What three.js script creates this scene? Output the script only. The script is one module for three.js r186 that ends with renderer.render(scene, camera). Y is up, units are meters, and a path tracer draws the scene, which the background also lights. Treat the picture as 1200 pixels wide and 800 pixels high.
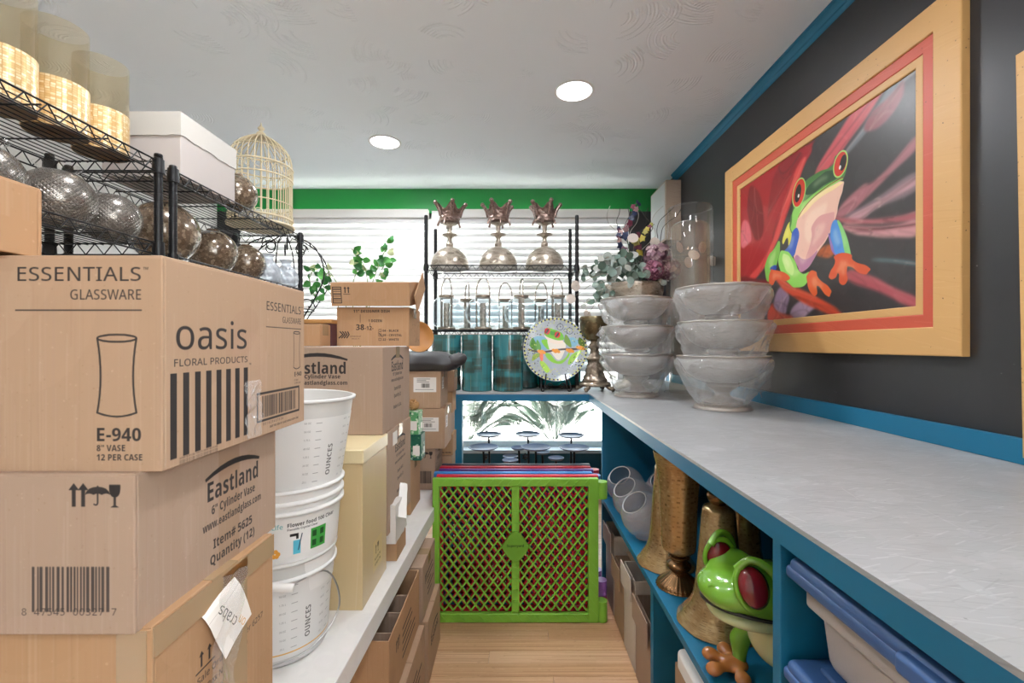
import * as THREE from 'three';
import { RoundedBoxGeometry } from 'three/addons/geometries/RoundedBoxGeometry.js';
import { mergeGeometries } from 'three/addons/utils/BufferGeometryUtils.js';
import { MarchingCubes } from 'three/addons/objects/MarchingCubes.js';
import { ImprovedNoise } from 'three/addons/math/ImprovedNoise.js';
import { RectAreaLightUniformsLib } from 'three/addons/lights/RectAreaLightUniformsLib.js';

// ---------- camera, sky, exposure ----------
const scene = new THREE.Scene();
const camera = new THREE.PerspectiveCamera(74.1, 1.5, 0.05, 100);
camera.position.set(0, 1.26, 0);
camera.lookAt(0, 1.26, -5);
camera.setViewOffset(1200, 800, -2, -4, 1200, 800);      // shifted lens, level camera
scene.background = new THREE.Color(0.93, 0.98, 1.0);      // bright overcast sky
scene.backgroundIntensity = 4.0;
const sun = new THREE.DirectionalLight(new THREE.Color(1, 0.97, 0.92), 22);   // high sun from the side: lights the pavements outside, not the room
sun.position.set(-9, 13, -0.6); sun.castShadow = true; sun.shadow.mapSize.set(2048, 2048);
Object.assign(sun.shadow.camera, { left: -14, right: 14, top: 14, bottom: -14, near: 1, far: 40 });
scene.add(sun, sun.target);
const renderer = new THREE.WebGLRenderer();
renderer.toneMapping = THREE.LinearToneMapping;
renderer.toneMappingExposure = 2.55;
renderer.shadowMap.enabled = true;
RectAreaLightUniformsLib.init();
const LAMP_NITS = 60, LAMP_COLOR = new THREE.Color(0.96, 0.985, 1.03);
// recessed ceiling lamps [x, z]: two in view, the others over and behind the camera
const LAMPS = [[0.313, -2.34], [-0.835, -2.93], [0.313, -0.75], [-0.835, -1.35], [0.313, 0.85]];

// ---------- helpers ----------
let seedState = 12345;
const rnd = () => { seedState = (seedState + 0x6d2b79f5) | 0; let t = Math.imul(seedState ^ (seedState >>> 15), 1 | seedState); t = (t + Math.imul(t ^ (t >>> 7), 61 | t)) ^ t; return ((t ^ (t >>> 14)) >>> 0) / 4294967296; };
const rr = (a, b) => a + (b - a) * rnd();
const noise = new ImprovedNoise();
const PI = Math.PI, V3 = (x, y, z) => new THREE.Vector3(x, y, z);
const used = new Map();
function numbered(n) { const k = used.get(n) ?? 0; used.set(n, k + 1); return k ? n + '_' + String(k).padStart(3, '0') : n; }
function part(name, geo, mat, parent, pos, rot) {
  const m = new THREE.Mesh(geo, mat); m.name = parent === scene ? numbered(name) : name;
  m.castShadow = m.receiveShadow = true;
  if (pos) m.position.set(...pos);
  if (rot) m.rotation.set(...rot);
  parent.add(m); return m;
}
function tag(o, label, category, group) { Object.assign(o.userData, { label, category }); if (group) o.userData.group = group; return o; }
function thing(name, label, category, pos = [0, 0, 0], turn = 0, group) {
  const o = new THREE.Group(); o.name = numbered(name); scene.add(o); o.position.set(...pos); o.rotation.y = turn;
  return tag(o, label, category, group);
}
function struct(name, geo, mat, pos, parent = scene) { const m = part(name, geo, mat, parent, pos); if (parent === scene) m.userData.kind = 'structure'; return m; }
function dup(root, pos, turn, label, group) {
  const r = root.clone(); r.name = numbered(root.name.replace(/_\d{3}$/, '')); scene.add(r); r.position.set(...pos); r.rotation.y = turn ?? root.rotation.y;
  r.userData = { ...root.userData }; if (label) r.userData.label = label; if (group) r.userData.group = group;
  return r;
}
// geometries (all non-indexed so that they merge)
const ni = (g) => (g.index ? g.toNonIndexed() : g);
const box = (w, h, d, x = 0, y = 0, z = 0) => ni(new THREE.BoxGeometry(w, h, d)).translate(x, y, z);
const rbox = (w, h, d, x = 0, y = 0, z = 0, r = 0.004, s = 2) => ni(new RoundedBoxGeometry(w, h, d, s, Math.min(r, w / 2.01, h / 2.01, d / 2.01))).translate(x, y, z);
const cyl = (r1, r2, h, x = 0, y = 0, z = 0, n = 24, open = false) => ni(new THREE.CylinderGeometry(r1, r2, h, n, 1, open)).translate(x, y, z);
const ball = (r, x = 0, y = 0, z = 0, n = 20) => ni(new THREE.SphereGeometry(r, n, Math.ceil(n * 0.7))).translate(x, y, z);
const lathe = (pts, n = 36) => ni(new THREE.LatheGeometry(pts.map((p) => new THREE.Vector2(p[0], p[1])), n));
const smoothProfile = (pts, n = 40) => { const c = new THREE.SplineCurve(pts.map((p) => new THREE.Vector2(p[0], p[1]))); return c.getPoints(n).map((p) => [Math.max(0.0001, p.x), p.y]); };
const merge = (list) => mergeGeometries(list.map((g) => { const q = ni(g); for (const k of Object.keys(q.attributes)) if (!['position', 'normal', 'uv'].includes(k)) q.deleteAttribute(k); return q; }));
function rod(a, b, r = 0.003, n = 6) {
  const A = V3(...a), B = V3(...b), d = B.clone().sub(A), g = ni(new THREE.CylinderGeometry(r, r, d.length(), n, 1));
  g.applyQuaternion(new THREE.Quaternion().setFromUnitVectors(V3(0, 1, 0), d.clone().normalize()));
  return g.translate((A.x + B.x) / 2, (A.y + B.y) / 2, (A.z + B.z) / 2);
}
const tube = (pts, r = 0.004, n = 40, k = 6, closed = false) => ni(new THREE.TubeGeometry(new THREE.CatmullRomCurve3(pts.map((p) => V3(...p)), closed), n, r, k, closed));
function metric(g, s = 1) {                                   // uv in metres from the dominant axis of each face
  g = ni(g); const p = g.attributes.position, n = g.attributes.normal, uv = new Float32Array(p.count * 2);
  for (let i = 0; i < p.count; i += 3) {
    let ax = 0, ay = 0, az = 0; for (let k = 0; k < 3; k++) { ax += Math.abs(n.getX(i + k)); ay += Math.abs(n.getY(i + k)); az += Math.abs(n.getZ(i + k)); }
    for (let k = 0; k < 3; k++) {
      const j = i + k, x = p.getX(j), y = p.getY(j), z = p.getZ(j);
      const [u, v] = ax >= ay && ax >= az ? [z, y] : ay >= az ? [x, z] : [x, y];
      uv[j * 2] = u * s; uv[j * 2 + 1] = v * s;
    }
  }
  g.setAttribute('uv', new THREE.BufferAttribute(uv, 2)); return g;
}
function displaced(g, f) { const p = g.attributes.position; const v = V3(); for (let i = 0; i < p.count; i++) { v.fromBufferAttribute(p, i); f(v, i); p.setXYZ(i, v.x, v.y, v.z); } g.computeVertexNormals();
  const n = g.attributes.normal, at = new Map(), key = (i) => Math.round(p.getX(i) * 2e4) + ',' + Math.round(p.getY(i) * 2e4) + ',' + Math.round(p.getZ(i) * 2e4);   // weld normals across faces that meet at under 50 degrees
  for (let i = 0; i < p.count; i++) { const k = key(i); if (!at.has(k)) at.set(k, []); at.get(k).push(i); }
  const out = new Float32Array(p.count * 3), a = V3(), b = V3(), s = V3();
  for (const list of at.values()) for (const i of list) { a.fromBufferAttribute(n, i); s.set(0, 0, 0); for (const j of list) { b.fromBufferAttribute(n, j); if (a.dot(b) > 0.64) s.add(b); } s.normalize(); out.set([s.x, s.y, s.z], i * 3); }
  g.setAttribute('normal', new THREE.BufferAttribute(out, 3)); return g; }
function sdfMesh(sdf, cx, cy, cz, half, res) {               // smooth surface of a distance field
  const mc = new MarchingCubes(res, new THREE.MeshStandardMaterial(), false, false, 120000); mc.isolation = 0;
  const h = res / 2;
  for (let k = 0; k < res; k++) for (let j = 0; j < res; j++) for (let i = 0; i < res; i++)
    mc.field[i + j * res + k * res * res] = -sdf(cx + ((i - h) / h) * half, cy + ((j - h) / h) * half, cz + ((k - h) / h) * half);
  mc.update();
  const g = new THREE.BufferGeometry(), n = mc.count;
  const pos = new Float32Array(mc.positionArray.slice(0, n * 3)), nor = new Float32Array(mc.normalArray.slice(0, n * 3));
  for (let i = 0; i < n; i++) { pos[3 * i] = cx + pos[3 * i] * half; pos[3 * i + 1] = cy + pos[3 * i + 1] * half; pos[3 * i + 2] = cz + pos[3 * i + 2] * half; }
  g.setAttribute('position', new THREE.BufferAttribute(pos, 3)); g.setAttribute('normal', new THREE.BufferAttribute(nor, 3)); g.setAttribute('uv', new THREE.BufferAttribute(new Float32Array(n * 2), 2));
  return g;
}
const smin = (a, b, k) => { const h = Math.max(k - Math.abs(a - b), 0) / k; return Math.min(a, b) - h * h * k * 0.25; };
const sdEll = (x, y, z, cx, cy, cz, rx, ry, rz) => { const dx = (x - cx) / rx, dy = (y - cy) / ry, dz = (z - cz) / rz, k = Math.hypot(dx, dy, dz); return (k - 1) * Math.min(rx, ry, rz); };
const sdCap = (x, y, z, a, b, r1, r2) => { const bx = b[0] - a[0], by = b[1] - a[1], bz = b[2] - a[2], px = x - a[0], py = y - a[1], pz = z - a[2], t = Math.min(1, Math.max(0, (px * bx + py * by + pz * bz) / (bx * bx + by * by + bz * bz))); return Math.hypot(px - bx * t, py - by * t, pz - bz * t) - (r1 + (r2 - r1) * t); };

// textures
function canvasTex(w, h, draw, srgb = true, repeat) {
  const c = document.createElement('canvas'); c.width = w; c.height = h; const x = c.getContext('2d'); draw(x, w, h);
  const t = new THREE.CanvasTexture(c); if (srgb) t.colorSpace = THREE.SRGBColorSpace; t.magFilter = THREE.LinearFilter;
  if (repeat) { t.wrapS = t.wrapT = THREE.RepeatWrapping; t.repeat.set(repeat, repeat); }
  return t;
}
const fill = (x, c, w, h) => { x.fillStyle = c; x.fillRect(0, 0, w, h); };
function speckle(x, w, h, n, colors, s0, s1, a0, a1) { for (let i = 0; i < n; i++) { x.globalAlpha = rr(a0, a1); x.fillStyle = colors[(rnd() * colors.length) | 0]; const s = rr(s0, s1); x.beginPath(); x.ellipse(rnd() * w, rnd() * h, s, s * rr(0.4, 1), rnd() * 3, 0, 7); x.fill(); } x.globalAlpha = 1; }
function streaks(x, w, h, n, colors, l0, l1, t0, t1, a, ang = 0, da = 0.1) { for (let i = 0; i < n; i++) { x.globalAlpha = rnd() * a; x.strokeStyle = colors[(rnd() * colors.length) | 0]; x.lineWidth = rr(t0, t1); const px = rnd() * w, py = rnd() * h, l = rr(l0, l1), q = ang + rr(-da, da); x.beginPath(); x.moveTo(px, py); x.lineTo(px + Math.cos(q) * l, py + Math.sin(q) * l); x.stroke(); } x.globalAlpha = 1; }
function blob(x, c, pts, t = 0.5) { // closed smooth outline through the points
  x.fillStyle = c; x.beginPath(); const n = pts.length, P = (i) => pts[(i + n) % n]; x.moveTo(...P(0));
  for (let i = 0; i < n; i++) { const a = P(i - 1), b = P(i), d = P(i + 1), e = P(i + 2), k = t / 3; x.bezierCurveTo(b[0] + (d[0] - a[0]) * k, b[1] + (d[1] - a[1]) * k, d[0] - (e[0] - b[0]) * k, d[1] - (e[1] - b[1]) * k, d[0], d[1]); } x.fill(); }
const mat = (color, roughness = 0.6, extra = {}) => new THREE.MeshStandardMaterial({ color, roughness, ...extra });
const phys = (color, roughness = 0.4, extra = {}) => new THREE.MeshPhysicalMaterial({ color, roughness, ...extra });

const KRAFT = { tan: '#ac8d72', warm: '#ae8763', grey: '#a58b77', pale: '#cdbfb2' };
function kraftBase(x, w, h, tone = KRAFT.tan, ppm = 900) {
  fill(x, tone, w, h);
  streaks(x, w, h, w * 0.5, ['#ffffff', '#6b4a2c'], h * 0.3, h, 1, 3, 0.05, PI / 2, 0.01);
  speckle(x, w, h, (w * h) / 260, ['#7a5636', '#e8d2b8'], 0.5, 1.6, 0.05, 0.22);
  speckle(x, w, h, 6, ['#7a5636', '#f0dcc4'], w * 0.08, w * 0.2, 0.02, 0.05);
}
const kraftMat = {}; for (const [k, v] of Object.entries(KRAFT)) kraftMat[k] = mat('#ffffff', 0.82, { map: canvasTex(512, 512, (x, w, h) => kraftBase(x, w, h, v), true, 2) });
const tapeMat = phys('#dcc09a', 0.2, { transmission: 0.55, thickness: 0 });
const clearTapeMat = phys('#ffffff', 0.18, { transmission: 0.85, thickness: 0 });
const M = {
  black: mat('#141416', 0.38, { metalness: 0.25 }),
  iron: mat('#1b1a1a', 0.5, { metalness: 0.4 }),
  white: mat('#e9e6e2', 0.5),
  teal: mat('#0f6c90', 0.48),
  glass: phys('#ffffff', 0.03, { transmission: 1, thickness: 0, ior: 1.45 }),
  blueGlass: phys('#f1f7fa', 0.04, { transmission: 0.96, thickness: 0, ior: 1.45 }),
  amberGlass: phys('#e8dfc9', 0.06, { transmission: 0.94, thickness: 0 }),
  wrap: phys('#ffffff', 0.14, { transmission: 0.76, thickness: 0, side: THREE.DoubleSide, bumpScale: 0.018, bumpMap: canvasTex(512, 256, (x, w, h) => { fill(x, '#808080', w, h); for (let i = 0; i < 700; i++) { const g = 60 + ((rnd() * 140) | 0), px = rnd() * w, py = rnd() * h, s = rr(10, 46), a = rnd() * 7; x.globalAlpha = 0.45; x.fillStyle = `rgb(${g},${g},${g})`; x.beginPath(); x.moveTo(px, py); x.lineTo(px + s * Math.cos(a), py + s * Math.sin(a)); x.lineTo(px + s * 0.8 * Math.cos(a + 0.9), py + s * 0.8 * Math.sin(a + 0.9)); x.fill(); } x.globalAlpha = 1; }, false, 2) }),
  chrome: mat('#b8b0a4', 0.22, { metalness: 0.9 }),
};
// ---------- room shell ----------
const CEIL = 2.575, XR = 1.25, XL = -2.5, ZB = -3.81, ZF = 2.6;
{
  // floor: base slab and strip planks
  const fl = struct('floor', box(XR - XL + 0.3, 0.1, ZF - ZB + 0.3), mat('#6b4a30', 0.7), [(XR + XL) / 2, -0.062, (ZF + ZB) / 2]);
  const planks = ['#cda37c', '#d4ab86', '#c79a74', '#cfa582', '#d9b38f'].map((c) => mat('#ffffff', 0.42, { map: canvasTex(512, 64, (x, w, h) => {
    fill(x, c, w, h); streaks(x, w, h, 160, ['#8a5c36', '#e0b88c', '#9c6c44'], 60, 300, 0.6, 2.2, 0.35, 0, 0.02); speckle(x, w, h, 120, ['#8d6844', '#e6caa6'], 1, 3, 0.08, 0.25); }) }));
  const pg = new Map(), plank = (L) => { const k = L.toFixed(2); if (!pg.has(k)) pg.set(k, rbox(+k - 0.0012, 0.012, 0.0708, 0, 0, 0, 0.0012, 1)); return pg.get(k); };
  for (let k = 0, z = ZB + 0.04; z < 0.35; z += 0.072, k++) {
    let x = XL, first = true;
    while (x < XR - 0.02) { let L = first ? [0.7, 1.25, 0.4, 1.0][k % 4] : 1.4; if (x + L > XR - 0.25) L = XR - x; L = +L.toFixed(2); first = false;
      const m = part('floor_plank', plank(L), planks[(rnd() * 5) | 0], fl, [x + L / 2 - fl.position.x, 0.056, z - fl.position.z]); x += L; }
  }
  struct('floor_rear', box(XR - XL, 0.012, ZF - 0.35), planks[1], [(XR + XL) / 2, -0.006, (ZF + 0.35) / 2]);
  // ceiling with swirled plaster
  const swirl = canvasTex(1024, 1024, (x, w, h) => {
    fill(x, '#808080', w, h);
    for (let i = 0; i < 46; i++) { const cx = rnd() * w, cy = rnd() * h, R = rr(60, 150), a = rnd() * 7, sp = rr(0.8, 2.2);
      for (const ox of [-w, 0, w]) for (const oy of [-h, 0, h]) for (let r = R * 0.3; r < R; r += 9) { x.globalAlpha = 0.45; x.lineWidth = 3.6; x.strokeStyle = '#c4c4c4'; x.beginPath(); x.arc(cx + ox, cy + oy, r, a, a + sp * (0.6 + 0.4 * Math.sin(r))); x.stroke();
        x.strokeStyle = '#4a4a4a'; x.beginPath(); x.arc(cx + ox, cy + oy, r + 4.5, a, a + sp * (0.6 + 0.4 * Math.sin(r))); x.stroke(); } }
    x.globalAlpha = 1;
  }, false, 0.62);
  struct('ceiling', metric(box(XR - XL + 0.3, 0.12, ZF - ZB + 0.3)), mat('#e6ebf1', 0.62, { bumpMap: swirl, bumpScale: 0.009 }), [(XR + XL) / 2, CEIL + 0.06, (ZF + ZB) / 2]);
  // black side walls
  const blackWall = mat('#ffffff', 0.4, { map: canvasTex(1024, 1024, (x, w, h) => { fill(x, '#2b2b2d', w, h); speckle(x, w, h, 1200, ['#242426', '#333335'], 3, 22, 0.05, 0.15); speckle(x, w, h, 90, ['#c8c8c6', '#8a8a88'], 0.5, 1.3, 0.3, 0.8); streaks(x, w, h, 30, ['#8a8a8a'], 4, 30, 0.6, 1, 0.35, 0, 3); }, true, 0.5),
    bumpMap: canvasTex(256, 256, (x, w, h) => { fill(x, '#808080', w, h); speckle(x, w, h, 2600, ['#707070', '#909090'], 1, 3, 0.2, 0.5); }, false, 4), bumpScale: 0.0008 });
  // right wall, with a wide side window behind the viewer
  const Z0 = 0.25, Z1 = 2.4, zm = (Z0 + Z1) / 2, sw = Z1 - Z0, xw = XR + 0.075;
  struct('wall_right', metric(box(0.15, CEIL, Z0 - ZB + 0.15)), blackWall, [xw, CEIL / 2, (Z0 + ZB - 0.15) / 2]);
  struct('wall_right_lower', box(0.15, 1.08, ZF - Z0 + 0.15), mat('#d6d3ce', 0.7), [xw, 0.54, (Z0 + ZF + 0.15) / 2]);
  struct('wall_right_upper', box(0.15, CEIL - 2.45, ZF - Z0 + 0.15), mat('#d6d3ce', 0.7), [xw, (CEIL + 2.45) / 2, (Z0 + ZF + 0.15) / 2]);
  struct('wall_right_pier', box(0.15, 1.37, ZF + 0.15 - Z1), mat('#d6d3ce', 0.7), [xw, 1.765, (Z1 + ZF + 0.15) / 2]);
  { const g = new THREE.Group(); g.name = 'window_3'; g.userData.kind = 'structure'; scene.add(g); g.position.set(xw, 1.08, zm); const fm = mat('#d8d8d6', 0.4);
    part('window_frame', merge([box(0.06, 0.05, sw, 0, 0.025), box(0.06, 0.05, sw, 0, 1.345), ...[-0.5, 0, 0.5].map((f) => box(0.06, 1.37, 0.05, 0, 0.685, f * (sw - 0.05)))]), fm, g);
    for (const f of [-1, 1]) part('window_pane', box(0.004, 1.27, (sw - 0.05) / 2 - 0.05, 0, 0.685, (f * (sw - 0.05)) / 4), M.glass, g); }
  struct('ground_side', box(14, 0.1, 22), mat('#c9c9c4', 0.9), [XR + 0.16 + 7, -0.15, ZB - 0.17 + 11]);
  struct('wall_left', metric(box(0.15, CEIL, ZF - ZB + 0.3)), mat('#d4d3d0', 0.6), [XL - 0.075, CEIL / 2, (ZF + ZB) / 2]);
  struct('wall_front', box(XR - XL + 0.3, CEIL, 0.15), mat('#d6d3ce', 0.7), [(XR + XL) / 2, CEIL / 2, ZF + 0.075]);
  // window wall: green band above, black pier at the right, teal parapet below
  const W0 = -2.3, W1 = 0.935, WT = 2.385, WBt = 0.36, T = 0.16, zc = ZB - T / 2;
  struct('wall_back_upper', metric(box(XR - XL, CEIL - WT, T)), mat('#0f8a3a', 0.4), [(XR + XL) / 2, (CEIL + WT) / 2, zc]);
  struct('wall_back_pier', metric(box(XR - W1, WT, T)), blackWall, [(XR + W1) / 2, WT / 2, zc]);
  struct('wall_back_side', metric(box(W0 - XL, WT, T)), blackWall, [(XL + W0) / 2, WT / 2, zc]);
  struct('wall_back_lower', metric(box(W1 - W0, WBt, T)), mat('#15546a', 0.45), [(W0 + W1) / 2, WBt / 2, zc]);
  struct('trim_1', rbox(W1 - W0, 0.028, T + 0.07, 0, 0, 0, 0.004), mat('#b9c6ce', 0.4), [(W0 + W1) / 2, WBt + 0.014, zc + 0.03]);
  // window frames and panes
  const fr = mat('#e4e4e2', 0.4), Y0 = WBt + 0.028, H = WT - Y0;
  [[W0, -0.69], [-0.60, W1]].forEach(([a, b], i) => {
    const g = new THREE.Group(); g.name = 'window_' + (i + 1); g.userData.kind = 'structure'; scene.add(g); g.position.set((a + b) / 2, Y0, ZB - 0.09); const w = b - a;
    part('window_frame', merge([box(w, 0.05, 0.06, 0, 0.025), box(w, 0.05, 0.06, 0, H - 0.025), box(0.045, H, 0.06, -w / 2 + 0.0225, H / 2), box(0.045, H, 0.06, w / 2 - 0.0225, H / 2)]), fr, g);
    part('window_pane', box(w - 0.09, H - 0.1, 0.004, 0, H / 2), M.glass, g);
  });
  struct('trim_2', rbox(0.09, H, 0.17, 0, 0, 0, 0.004), fr, [-0.645, Y0 + H / 2, ZB - 0.07]);
  // crown moulding and backsplash ledge on the right wall
  const sh = new THREE.Shape(); sh.moveTo(0, 0); sh.lineTo(-0.034, 0); sh.lineTo(-0.034, -0.008); sh.lineTo(-0.026, -0.012); sh.quadraticCurveTo(-0.022, -0.026, -0.013, -0.034); sh.lineTo(-0.013, -0.042); sh.lineTo(-0.006, -0.05); sh.lineTo(0, -0.054); sh.closePath();
  struct('trim_3', ni(new THREE.ExtrudeGeometry(sh, { depth: 3.5 + ZF, bevelEnabled: false })), M.teal, [XR, CEIL, -3.5]);
  // ground outside
  struct('ground_outside', box(30, 0.1, 20), mat('#c9c9c4', 0.9), [0, -0.15, ZB - 0.17 - 10]);
}
// ---------- recessed lamps ----------
LAMPS.forEach(([x, z], i) => {
  const lab = ['round recessed ceiling lamp over the aisle, in front of the painting', 'round recessed ceiling lamp near the blinds, beside the birdcage'][i] ?? 'round recessed ceiling lamp behind the viewer, over the room entrance';
  const t = thing('recessed_lamp', lab, 'lamp', [x, CEIL, z], 0, 'recessed ceiling lamps');
  part('lamp_trim', lathe([[0.088, -0.001], [0.1, -0.001], [0.103, -0.004], [0.1, -0.007], [0.09, -0.006], [0.088, -0.001]], 40), M.white, t);
  part('lamp_lens', cyl(0.089, 0.089, 0.004, 0, -0.003, 0, 40), new THREE.MeshStandardMaterial({ color: '#ffffff', emissive: LAMP_COLOR, emissiveIntensity: 4, roughness: 0.5 }), t);
  const l = new THREE.RectAreaLight(LAMP_COLOR, LAMP_NITS, 0.16, 0.16); l.position.set(0, -0.012, 0); l.rotation.x = -PI / 2; t.add(l);
});
// ---------- blinds ----------
[[-2.27, -0.705, 'white horizontal slat blind over the window half left of the mullion'], [-0.585, 0.955, 'white horizontal slat blind behind the three crown candle holders']].forEach(([a, b, lab]) => {
  const w = b - a, t = thing('window_blind', lab, 'blind', [(a + b) / 2, 1.06, -3.755], 0, 'window blinds'), slatM = phys('#ececea', 0.45, { transmission: 0.05, thickness: 0 });
  part('headrail', rbox(w, 0.07, 0.05, 0, 1.285, 0.005, 0.005), M.white, t);
  const sh = new THREE.Shape(); sh.absarc(0, -0.09, 0.0955, PI / 2 - 0.33, PI / 2 + 0.33); sh.absarc(0, -0.09, 0.0925, PI / 2 + 0.33, PI / 2 - 0.33, true);
  const sg = ni(new THREE.ExtrudeGeometry(sh, { depth: w, bevelEnabled: false, curveSegments: 6 })).translate(0, 0, -w / 2).rotateY(PI / 2);
  for (let y = 0.03; y < 1.23; y += 0.0545) part('slat', sg, slatM, t, [0, y, 0], [1.2, 0, 0]);
  part('bottom_rail', rbox(w, 0.022, 0.05, 0, -0.01, 0, 0.004), M.white, t);
  for (const f of [-0.42, -0.14, 0.14, 0.42]) part('ladder_cord', merge([rod([f * w, -0.01, 0.028], [f * w, 1.25, 0.028], 0.0012, 5), rod([f * w, -0.01, -0.028], [f * w, 1.25, -0.028], 0.0012, 5)]), M.white, t);
});
// ---------- right counter ----------
const CT = 0.97, XF = 0.452, ZC = -2.72;
{
  const lam = canvasTex(1024, 1024, (x, w, h) => { fill(x, '#9fa0a1', w, h); speckle(x, w, h, 260, ['#8f9091', '#bcbdbe'], 12, 60, 0.08, 0.24); streaks(x, w, h, 6500, ['#7f8081', '#d2d3d4', '#8f9091'], 8, 60, 0.8, 2.6, 0.42, 0, 0.5); streaks(x, w, h, 60, ['#dedede'], 40, 180, 1, 2, 0.3, 0, 1.4); speckle(x, w, h, 40, ['#5a5a58'], 0.8, 2, 0.2, 0.6); }, true, 1);
  const t = thing('storage_counter', 'teal built-in counter with grey laminate top running along the black wall and window', 'counter');
  const L = new THREE.Shape(); L.moveTo(XF, 0.9); L.lineTo(XR, 0.9); L.lineTo(XR, ZB + 0.01); L.lineTo(-2.3, ZB + 0.01); L.lineTo(-2.3, ZC); L.lineTo(XF, ZC); L.closePath();
  const slab = (th) => ni(new THREE.ExtrudeGeometry(L, { depth: th, bevelEnabled: false })).rotateX(PI / 2);   // shape z becomes world z
  part('countertop', metric(slab(0.008)), mat('#ffffff', 0.36, { map: lam }), t, [0, CT, 0]);
  const ap = slab(0.04); part('counter_board', ap, M.teal, t, [0, CT - 0.008, 0]);
  part('backsplash', rbox(0.02, 0.062, 0.9 - ZB, 0, 0, 0, 0.002), M.teal, t, [XR - 0.011, CT + 0.031, (0.9 + ZB) / 2]);
  const sy = 0.48, um = CT - 0.048;
  part('shelf', rbox(XR - XF, 0.024, 3.2, 0, 0, 0, 0.002), M.teal, t, [(XR + XF) / 2, sy - 0.012, -0.73]);
  for (const z of [-2.34, -0.785, 0.85]) part('divider', rbox(XR - XF - 0.004, um - 0.001, 0.024, 0, 0, 0, 0.002), M.teal, t, [(XR + XF) / 2 + 0.002, um / 2, z]);
  part('shelf_post', rbox(0.1, sy - 0.025, 0.03, 0, 0, 0, 0.002), M.teal, t, [XF + 0.056, (sy - 0.025) / 2, -1.5]);
  for (const x of [-0.335, -1.3]) part('leg', rbox(0.045, um, 0.07, 0, 0, 0, 0.002), M.teal, t, [x, um / 2, ZC - 0.05]);
}
// ---------- white shelf on the left ----------
const WS = 0.525;
{
  const t = thing('storage_bench', 'long white storage bench board carrying the cartons and buckets', 'shelf');
  const s = new THREE.Shape(); s.moveTo(-0.425, 0.35); s.lineTo(-1.06, 0.35); s.lineTo(-1.06, -2.69); s.lineTo(-0.345, -2.69); s.closePath();
  part('bench_board', ni(new THREE.ExtrudeGeometry(s, { depth: 0.058, bevelEnabled: true, bevelSize: 0.002, bevelThickness: 0.002, bevelSegments: 1 })).rotateX(PI / 2), mat('#ffffff', 0.38, { map: canvasTex(512, 512, (x, w, h) => { fill(x, '#e6e3e0', w, h); speckle(x, w, h, 500, ['#dcd9d6', '#eeebe8'], 3, 24, 0.1, 0.3); }, true, 1) }), t, [0, WS - 0.002, 0]);
  for (const z of [0.1, -1.15, -2.5]) for (const x of [-0.62, -1.0]) part('leg', rbox(0.05, WS - 0.064, 0.05, 0, 0, 0, 0.004), M.white, t, [x, (WS - 0.064) / 2, z]);
}
// ---------- cartons ----------
const INK = '#2c2624';
function printTex(w, h, tone, draw, ppm = 1300) {
  return canvasTex(Math.max(8, Math.round(w * ppm)), Math.max(8, Math.round(h * ppm)), (x, W, H) => { kraftBase(x, W, H, tone); x.save(); x.scale(W / (w * 1000), H / (h * 1000)); x.fillStyle = x.strokeStyle = INK; draw(x, w * 1000, h * 1000); x.restore(); });  // drawing units are millimetres
}
function text(x, s, px, py, size, o = {}) { x.save(); x.translate(px, py); if (o.turn) x.rotate(o.turn); x.scale(o.sx ?? 1, 1); x.font = (o.bold ? 'bold ' : '') + size + 'px ' + (o.font ?? 'sans-serif'); x.textAlign = o.align ?? 'left'; if (o.color) x.fillStyle = o.color; if (o.width) { const m = x.measureText(s).width * (o.sx ?? 1); x.scale(o.width / m, 1); } x.fillText(s, 0, 0); x.restore(); }
function barcode(x, px, py, w, h, seed = 3) { let s = seed, q = px; while (q < px + w) { s = (s * 16807) % 2147483647; const a = 0.8 + (s % 100) / 45; x.fillRect(q, py, Math.min(a, px + w - q), h); s = (s * 16807) % 2147483647; q += a + 0.8 + (s % 100) / 50; } }
function upArrow(x, px, py, s) { x.beginPath(); x.moveTo(px, py); x.lineTo(px + s * 0.22, py + s * 0.3); x.lineTo(px + s * 0.08, py + s * 0.3); x.lineTo(px + s * 0.08, py + s); x.lineTo(px - s * 0.08, py + s); x.lineTo(px - s * 0.08, py + s * 0.3); x.lineTo(px - s * 0.22, py + s * 0.3); x.fill(); }
function umbrella(x, px, py, s) { x.beginPath(); x.moveTo(px - s * 0.62, py + s * 0.45); x.quadraticCurveTo(px - s * 0.5, py + s * 0.05, px, py + s * 0.05); x.quadraticCurveTo(px + s * 0.5, py + s * 0.05, px + s * 0.62, py + s * 0.45); x.quadraticCurveTo(px + s * 0.42, py + s * 0.3, px + s * 0.2, py + s * 0.45); x.quadraticCurveTo(px, py + s * 0.3, px - s * 0.2, py + s * 0.45); x.quadraticCurveTo(px - s * 0.42, py + s * 0.3, px - s * 0.62, py + s * 0.45); x.fill(); x.lineWidth = s * 0.07; x.beginPath(); x.moveTo(px, py); x.lineTo(px, py + s * 0.85); x.quadraticCurveTo(px - s * 0.02, py + s, px - s * 0.2, py + s * 0.9); x.stroke(); }
function goblet(x, px, py, s) { x.beginPath(); x.moveTo(px - s * 0.25, py); x.lineTo(px + s * 0.25, py); x.quadraticCurveTo(px + s * 0.28, py + s * 0.5, px + s * 0.05, py + s * 0.55); x.lineTo(px + s * 0.05, py + s * 0.92); x.lineTo(px + s * 0.2, py + s); x.lineTo(px - s * 0.2, py + s); x.lineTo(px - s * 0.05, py + s * 0.92); x.lineTo(px - s * 0.05, py + s * 0.55); x.quadraticCurveTo(px - s * 0.28, py + s * 0.5, px - s * 0.25, py); x.fill(); }
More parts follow.
